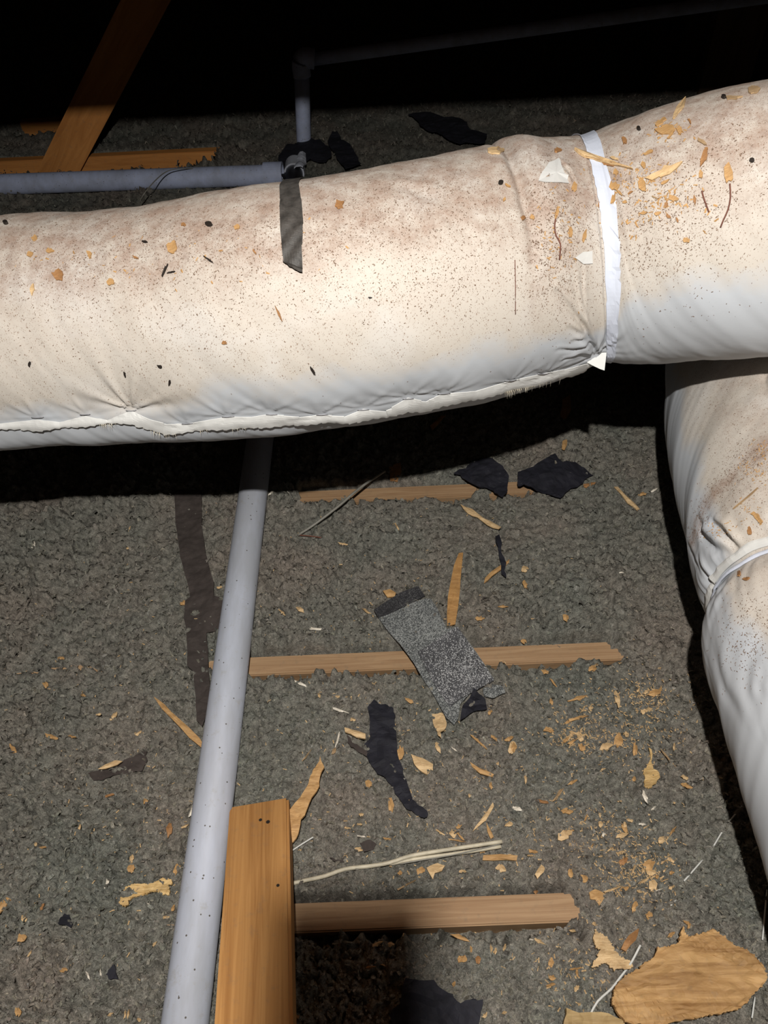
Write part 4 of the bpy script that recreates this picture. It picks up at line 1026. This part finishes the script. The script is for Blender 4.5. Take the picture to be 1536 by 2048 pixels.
small = """258 1055 9 3 60 p;68 1096 11 3 80 w;75 1097 11 3 100 w;367 1207 12 9 20 o;121 1315 16 6 0 o;227 1432 18 7 40 p;203 1436 10 5 10 p;277 1467 12 7 40 p;105 1475 28 8 -20 o;146 1477 16 5 -10 o;566 1232 18 4 -40 p;441 1180 9 5 10 p;256 1096 8 4 0 p;168 1393 9 4 0 o;92 1368 9 9 30 o;543 991 12 3 40 w
737 1227 28 4 -38 p;602 1227 15 7 -30 p;631 1261 22 6 -5 w;669 1303 18 8 10 o;687 1295 16 5 -40 o;687 1088 18 4 -5 p;794 1051 14 4 -60 p;600 1367 25 5 -22 w;639 1395 10 5 -60 p;680 1420 32 4 -20 w;706 1440 10 6 0 p;817 1402 20 10 -30 o;675 1390 8 4 0 p;960 1236 16 7 0 o;1006 1214 17 4 0 o;980 1425 12 6 50 o;957 1487 36 4 -38 o;989 1474 16 6 -30 o;1028 1494 12 15 0 o
1049 1140 14 12 30 p;1049 1179 8 15 20 o;1131 1236 10 20 10 o;1241 1152 9 4 0 w;1047 1272 10 14 50 o;1189 1330 26 5 45 p;1186 1338 16 12 0 o;1090 1341 16 9 -30 o;1109 1368 24 4 -48 o;1156 1396 34 8 15 o;1233 1401 10 30 5 p;1103 1401 6 14 10 o;1181 1420 8 7 0 p;1317 1385 18 8 60 o;1305 1392 22 12 10 o;1292 1386 14 6 30 p;1293 1422 20 9 20 p;1276 1380 9 5 60 p;1156 1438 34 6 12 o;1136 1444 14 6 20 o;1098 1458 20 6 -10 o;1160 1475 10 18 20 p;1146 1482 22 6 30 o;1165 1492 16 9 -50 o;1238 1484 14 24 -10 o;1212 1496 20 12 20 p;1254 1467 8 9 0 p;1283 992 16 6 15 o;1178 968 24 10 10 b;1306 987 14 4 30 w;1347 1495 5 13 0 p;1165 1420 18 4 60 p
36 1509 8 18 20 o;215 1591 28 6 5 b;291 1600 9 10 0 o;164 1662 5 15 -15 p;340 1660 12 30 -10 b;368 1650 14 5 30 p;384 1626 5 26 -15 w;266 1720 9 16 0 p;263 1738 14 14 20 o;355 1741 10 26 -25 o;12 1740 4 4 0 p;76 1810 12 4 45 p;88 1816 16 5 60 b;58 1842 10 17 -10 p;50 1878 15 24 -15 o;345 1815 12 6 60 o;335 1836 11 6 0 p;127 1941 18 10 0 o;39 2023 11 20 -5 o;252 2030 4 18 -10 p;258 2030 4 18 -12 p;225 2034 18 5 35 p;278 2039 7 8 0 p;309 1890 14 4 50 p;177 1951 4 20 25 w;203 1946 4 11 0 w;63 1909 14 4 55 p;212 1766 6 22 -20 w;296 1806 6 3 0 w;71 1688 10 6 60 p;88 1697 14 4 0 o
800 1509 15 26 -8 o;736 1565 12 18 -15 o;782 1612 11 38 0 o;722 1627 9 7 0 p;694 1654 11 5 0 p;720 1650 10 4 0 p;723 1677 18 3 -10 w;776 1681 16 4 -10 o;718 1698 16 8 -5 p;905 1665 12 16 20 p;918 1668 26 5 -50 o;918 1650 10 8 30 o;915 1678 30 3 -10 o;880 1663 20 5 -35 p;1018 1649 12 10 40 p;1034 1617 10 8 0 w;1003 1735 18 12 -30 p;842 1740 16 12 30 o;800 1747 8 9 0 o;814 1770 38 4 30 d;928 1740 18 5 0 p;755 1890 22 8 25 p;781 1888 14 9 0 p;924 1918 18 16 -30 o;957 1916 9 22 0 b;983 1895 5 16 10 p;992 1900 5 14 -15 p;1010 1893 5 16 -20 p;908 1966 6 11 -20 o;943 1897 4 14 0 o;675 1478 4 30 -15 w;668 1504 6 14 -25 d;612 1512 32 3 55 d;981 1572 6 14 0 o;940 1593 7 9 0 p;875 1496 20 8 -60 p;886 1456 10 8 0 p;970 2029 12 7 50 p;594 2036 12 7 50 b;1010 2024 10 6 20 p;741 1937 20 6 10 b;995 1528 5 12 0 p;909 1500 12 3 -30 w;965 1700 10 8 20 o
1026 1493 14 22 -10 p;1018 1478 16 8 30 o;1099 1457 14 6 -20 o;1140 1472 18 6 50 p;1150 1466 22 4 -20 p;1132 1480 12 6 40 o;1209 1495 20 14 20 p;1237 1481 14 24 -10 o;1268 1504 9 28 -4 o;1253 1471 8 8 0 p;1052 1556 5 13 10 p;1145 1565 18 6 30 o;1208 1535 9 6 30 p;1338 1527 48 3 -48 d;1361 1568 14 8 -30 p;1370 1576 20 8 -20 o;1286 1600 8 30 20 w;1267 1560 8 10 0 o;1115 1591 32 6 50 d;1084 1602 22 5 -15 b;1035 1617 18 9 -25 w;1136 1621 22 10 0 o;1017 1649 14 8 30 p;1201 1649 8 15 25 p;1250 1655 10 24 35 o;1243 1672 22 8 15 p;1260 1640 12 7 -20 p;1283 1652 13 5 0 w;1129 1672 26 14 20 p;1140 1660 16 5 0 o;1171 1638 4 13 -20 o;1206 1672 6 8 0 w;1326 1679 24 11 25 p;1345 1663 24 5 55 o;1068 1701 17 6 -5 o;1062 1709 12 4 10 p;1248 1721 14 18 -20 b;1241 1709 14 6 0 p;1298 1729 22 20 20 o;1303 1744 20 12 0 p;1339 1717 20 7 -35 p;1325 1727 12 5 40 p;1344 1745 9 6 0 o;1140 1747 9 20 5 o;1167 1757 18 14 -30 o;1223 1780 34 5 20 p;1250 1776 16 10 0 o;1286 1764 22 6 35 p;1306 1772 14 22 0 p;1328 1762 16 3 15 p;1344 1774 12 7 40 p;1318 1781 16 3 15 w;1276 1787 11 5 -10 p;1267 1738 4 20 -20 p;1270 1813 10 22 -10 o;1297 1830 13 16 0 o;1150 1851 14 7 -20 p;1188 1848 7 10 0 p;1375 1846 22 5 -30 o;1377 1852 5 18 0 o;1344 1867 16 8 40 o;1082 1881 22 7 -30 p;1064 1877 8 4 0 w;1103 1923 12 20 -8 o;1152 1936 22 5 10 o;1155 1945 5 18 10 o;1107 1953 12 12 0 o;1103 1968 16 8 20 o;1155 1975 10 12 0 p;1159 2008 5 8 0 p;1078 1768 9 10 0 b;1220 1700 12 3 30 p;1200 1715 8 4 0 p;1185 1690 10 3 60 o;1310 1850 6 4 0 p;1290 1705 10 5 0 p;1310 1710 6 10 0 p;1330 1740 8 4 40 p;1312 1756 6 8 0 o;1285 1745 8 5 50 p;1240 1600 9 4 0 p;1305 1620 12 4 40 w;1345 1612 5 4 0 p;1250 1650 6 12 0 p;1205 1795 8 5 0 p"""
def fregion(x, y):
    if x < 470: return ('left of pipe, upper part' if y < 1300 else 'left of pipe, lower part')
    if x < 1040: return 'floor beyond middle joist' if y < 1300 else 'floor around curved felt' if y < 1580 else 'floor around cream cable' if y < 1800 else 'floor below near joist'
    return 'by middle joist right end' if y < 1420 else 'in upper sawdust patch' if y < 1590 else 'in lower sawdust patch' if y < 1800 else 'floor above big slab'
colname = {'p': 'pale yellow', 'o': 'orange-tan', 'b': 'brown', 'w': 'whitish', 'd': 'dull tan'}
LB = []
def shape(a, b, g):
    L_, W_ = max(a, b), min(a, b); an = (g if a >= b else g + 90) % 180
    sz = 'tiny' if L_ < 13 else 'small' if L_ < 22 else 'larger'
    if L_ / W_ < 1.5: return sz + ' blocky chip'
    d = 'level' if an < 20 or an > 160 else 'upright' if 70 < an < 110 else 'right-leaning' if an <= 70 else 'left-leaning'
    return '%s %s %s' % (sz, d, 'flake' if L_ / W_ < 3 else 'sliver')
def put_labels():
    by = {}
    for e in LB: by.setdefault(e[2], []).append(e)
    W = ['zero', 'one', 'two', 'three', 'four', 'five', 'six', 'seven', 'eight', 'nine', 'ten']; Or = ['', 'first', 'second', 'third', 'fourth', 'fifth', 'sixth', 'seventh', 'eighth', 'ninth']
    for lb, es in by.items():
        es.sort(key=lambda q: q[0]); n = len(es)
        for i, (x, o, _, g) in enumerate(es):
            t = lb
            if 1 < n < 10: t = (('leftmost of %s: ' % W[n]) if i == 0 else ('rightmost of %s: ' % W[n]) if i == n - 1 else '%s from left: ' % Or[i + 1]) + lb
            tag(o, t, 'wood chip', g)
k = 0
for line in small.replace('\n', ';').split(';'):
    x, y, a, b, g, c = line.split(); x, y, a, b, g = map(float, (x, y, a, b, g)); k += 1
    o = floor_chip(chip_outline(x, y, a * 1.08, b * 1.0, g, k), CM[c], 'wood_chip', thick=.0012, lift=.0008, curl=.003, seed=k)
    rg = fregion(x, y)
    LB.append((x, o, '%s %s, %s' % (colname[c], shape(a, b, g), rg), 'small wood chips ' + rg))
print('small floor chips', k)
# sawdust and crumbs nobody could count
def crumbs():
    V = []; Fc = []; r = random.Random(12)
    zones = [(1240, 1440, 120, 75, 620), (1280, 1740, 70, 60, 380), (1180, 1660, 90, 50, 200), (1300, 1390, 40, 25, 120), (1150, 1475, 40, 20, 130), (900, 1600, 330, 260, 420), (250, 1600, 220, 330, 260), (900, 1250, 260, 160, 130), (1150, 1930, 90, 70, 120), (600, 1250, 500, 200, 130)]
    for cx, cy, sx, sy, n in zones:
        for _ in range(n):
            x = cx + r.gauss(0, sx * .6); y = cy + r.gauss(0, sy * .6)
            if y < 1000 or y > 2040: continue
            q = ground(x, y); z = float(hfull([q.x], [q.y])[0]) + .0012; l = r.uniform(.0010, .0032); w_ = r.uniform(.0004, .001); a = r.uniform(0, 6.3)
            ca, sa = math.cos(a), math.sin(a); i = len(V)
            for u, v in ((-1, -1), (1, -1), (1, 1), (-1, 1)): V.append((q.x + u * l * ca - v * w_ * sa, q.y + u * l * sa + v * w_ * ca, z + r.uniform(0, .0015)))
            V.append((q.x, q.y, z + .002)); Fc.extend([(i, i + 1, i + 4), (i + 1, i + 2, i + 4), (i + 2, i + 3, i + 4), (i + 3, i, i + 4), (i + 3, i + 2, i + 1, i)])
    o = mesh_obj('sawdust', V, Fc, 'chip_pale'); tag(o, 'fine pale sawdust crumbs scattered over the insulation', 'sawdust', kind='stuff')
crumbs()

# ---- chips on the main duct
dc = """1208 322 120 9 -17 p L|long pale splinter lying across the white joint tape
1331 343 74 17 27 p L|thick pale splinter right of the joint tape
1360 218 42 10 58 p L|upright pale splinter near the top edge of the right part
1333 262 40 16 10 o L|ragged orange tuft of wood below the upright splinter
1320 246 24 8 30 o L|small orange flake above the ragged tuft
1409 315 10 30 -18 b L|brown upright flake right of the thick splinter
1458 350 18 36 0 o L|orange leaf-shaped flake with a twig hanging below it
993 302 30 12 5 p L|pale flat flake at the top left of the ring crease
345 495 18 24 20 o L|yellow curled flake left of the dark tape strip
118 550 18 22 30 b L|brown forked flake near the left edge
1218 330 24 9 -8 b L|brown chip just under the long splinter on the tape
558 627 4 28 25 b L|thin brown splinter below the dark tape strip
680 410 20 16 30 b L|brown ragged flake right of the dark tape strip
1297 306 18 7 25 o;1287 330 8 12 0 o;1402 350 8 15 0 o;1285 372 14 26 10 o;1230 372 18 14 -10 o;1228 400 8 20 -10 o;1348 397 18 12 0 o;1333 410 8 14 0 b;1288 426 18 5 10 o;1317 427 14 6 20 o;1338 433 12 6 -40 b;1373 480 14 10 -30 o;1250 282 9 14 20 b;1405 285 20 6 -30 d;1233 345 9 12 0 o;1508 180 22 14 10 d;1468 197 32 6 5 d;1148 375 10 16 -20 o;1015 372 12 4 -40 o;1008 400 5 9 0 o;1113 428 6 26 -10 o;1168 472 6 22 -15 o;1250 405 8 6 0 o;1140 465 6 18 0 o;1262 385 10 4 30 b;1310 395 14 4 -20 d;1355 440 4 12 20 b;1240 385 14 4 -50 o;1300 440 8 4 30 d;1390 400 5 14 0 b;1115 302 14 8 0 b;1065 435 8 10 0 o;1045 436 9 8 0 b;1198 410 5 10 0 b;1360 262 10 14 30 o;1343 270 22 4 50 o;1380 245 10 4 -60 b;1230 318 16 5 -20 p;1330 365 20 5 30 o
70 477 12 9 40 o;102 503 14 7 0 o;61 510 13 10 30 o;180 509 8 16 20 o;65 580 9 20 -10 p;222 565 14 11 -30 o;320 732 10 5 -20 k;340 765 4 10 0 k;418 520 22 3 -35 k;330 542 4 26 -25 k;343 545 14 3 10 k;450 685 9 7 -30 b;475 455 12 8 30 o;368 450 9 6 0 b;290 485 10 5 0 k;272 516 12 4 -20 b;60 727 5 10 0 k;250 748 4 10 20 k;625 740 4 20 30 k;510 505 12 3 -60 b;740 595 8 3 0 k;1405 805 4 3 0 k"""
def duct_chip(D, x, y, a, b, g, c, seed):
    P = chip_outline(x, y, a, b, g, seed)
    return polyduct(D, 'wood_chip', P, CM[c], None, lift=.0004, thick=.0013, amp=0, it=0, seed=seed, curl=.0006)
k = 500
colname['k'] = 'dark'
for line in dc.split('\n'):
    ent = [line] if '|' in line else line.split(';')
    for e_ in ent:
        k += 1; lb = None
        if '|' in e_: e_, lb = e_.split('|')
        f = e_.split(); x, y, a, b, g = map(float, f[:5]); c = f[5]
        if y > 800: continue
        o = duct_chip(D1, x, y, a, b, g, c, k)
        rg = 'left of dark tape' if x < 560 else 'between both tapes' if x < 1180 else 'right of white tape'
        if lb: tag(o, lb, 'wood chip')
        else: LB.append((x, o, '%s %s on duct, %s' % (colname[c], shape(a, b, g), rg), 'small wood chips on the main duct ' + rg))
for x, y, a, b, g, lb in ((1278, 259, 8, 6, 0, 'tiny black pellet on the main duct left of the orange tuft'), (1504, 322, 10, 8, 0, 'round black pellet near the right edge of the main duct'), (1001, 367, 10, 7, 10, 'black pellet left of the ring crease on the main duct'), (1448, 196, 9, 5, 0, 'tiny black pellet at the top right of the main duct'), (419, 450, 14, 8, 30, 'black seed-like pellet left of the dark tape strip'), (12, 447, 10, 6, 10, 'dark pellet at the far left of the main duct')):
    P = [(x + a / 2 * math.cos(t), y + b / 2 * math.sin(t)) for t in np.linspace(0, 2 * math.pi, 10)[:-1]]
    o = polyduct(D1, 'dark_pellet', P, 'bean_black', None, lift=.0003, thick=.003, amp=0, it=0); tag(o, lb, 'pellet')
for pts, lb in (([(1112, 432), (1108, 452), (1112, 472), (1120, 488), (1118, 520)], 'forked reddish twig on the main duct left of the joint tape'),
                ([(1460, 368), (1461, 395), (1456, 420), (1447, 440), (1441, 455)], 'thin curved reddish twig hanging from the orange flake'),
                ([(1404, 382), (1408, 398), (1418, 425)], 'short reddish twig right of the sawdust on the main duct'),
                ([(1029, 520), (1030, 570), (1030, 628)], 'hair-thin dark fibre standing upright on the main duct')):
    P = [D1.hit(*p)[0] + D1.hit(*p)[1] * .0012 for p in pts]
    o = tube('thin_twig', P, .0009 if 'hair' not in lb else .0005, 'twig', seg=6, step=.006); tag(o, lb, 'twig')
def duct_crumbs(D, name, zones, mat, lb, seed, sz=(.0008, .0028)):
    V = []; Fc = []; r = random.Random(seed)
    for cx, cy, sx, sy, n in zones:
        for _ in range(n):
            x = cx + r.gauss(0, sx * .6); y = cy + r.gauss(0, sy * .6)
            h = D.bvh.ray_cast(CAM, ray(x, y))
            if h[0] is None or x > 1700 or x < -100: continue
            q, nn = h[0], h[1]; a = r.uniform(0, 6.3); t = nn.orthogonal().normalized(); b_ = nn.cross(t)
            d1 = t * math.cos(a) + b_ * math.sin(a); d2 = nn.cross(d1); l = r.uniform(*sz); w_ = r.uniform(.2, .5) * l; i = len(V)
            for u, v in ((-1, -.7), (1, -1), (.8, 1), (-1, 1)): V.append(tuple(q + nn * .0004 + d1 * u * l + d2 * v * w_))
            V.append(tuple(q + nn * (.0006 + .3 * w_))); Fc.extend([(i, i + 1, i + 4), (i + 1, i + 2, i + 4), (i + 2, i + 3, i + 4), (i + 3, i, i + 4), (i + 3, i + 2, i + 1, i)])
    o = mesh_obj(name, V, Fc, mat, origin=V[0]); tag(o, lb, 'debris', kind='stuff')
duct_crumbs(D1, 'dark_grit', [(300, 560, 450, 140, 2400), (350, 470, 450, 60, 1600), (850, 400, 250, 110, 1300), (1110, 480, 60, 160, 1500), (1300, 430, 130, 150, 1600), (900, 560, 160, 80, 500), (1450, 350, 100, 150, 400)], 'twig2', 'fine dark grit sprinkled over the dusty main duct', 3, (.0003, .0012))
duct_crumbs(D1, 'sawdust', [(1300, 400, 90, 60, 130), (1335, 265, 40, 18, 50), (1270, 350, 60, 30, 60), (1120, 450, 40, 90, 60), (300, 520, 300, 50, 60)], 'chip_orange', 'orange sawdust crumbs on the main duct right of the joint tape', 4)
def streak():
    z = []
    for a, b in zip([(1384, 1085), (1392, 1050), (1410, 1010), (1440, 975), (1480, 935)], [(1392, 1050), (1410, 1010), (1440, 975), (1480, 935), (1534, 890)]):
        z.append(((a[0] + b[0]) / 2, (a[1] + b[1]) / 2, 22, 26, 130))
    return z
duct_crumbs(D2, 'dark_grit', streak() + [(1480, 950, 60, 90, 300), (1490, 1280, 50, 80, 500), (1450, 800, 70, 50, 60)], 'twig2', 'brown grit in a slanting streak on the right duct', 5, (.0003, .0013))
duct_crumbs(D2, 'sawdust', [(1500, 1030, 30, 30, 40), (1510, 940, 30, 20, 90), (1435, 1060, 25, 16, 60), (1525, 900, 20, 14, 60)], 'chip_orange', 'orange sawdust crumbs on the right duct above its strap', 6, (.0006, .002))
for x, y, a, b, g, c, lb in ((1515, 1035, 26, 10, -50, 'o', 'orange wood flake on the right duct above the strap'), (1500, 1062, 8, 16, 10, 'b', 'brown wood flake on the right duct just above the strap'), (1494, 1158, 16, 5, 15, 'b', 'brown wood flake on the right duct just below the strap'), (1480, 1148, 5, 9, 0, 'b', 'tiny brown flake on the right duct left of the larger one below the strap'), (1490, 1000, 60, 2, 40, 'd', 'thin straw-like splinter on the right duct')):
    o = duct_chip(D2, x, y, a, b, g, c, int(x)); tag(o, lb, 'wood chip')
put_labels()
dd = np.linalg.norm(D1.C[::5, None] - D2.C[None, ::5], axis=-1); print('duct centre gap', dd.min())
print('tris', sum(len(o.data.loops) - 2 * len(o.data.polygons) for o in COL.objects if o.type == 'MESH'), 'objects', len(COL.objects))
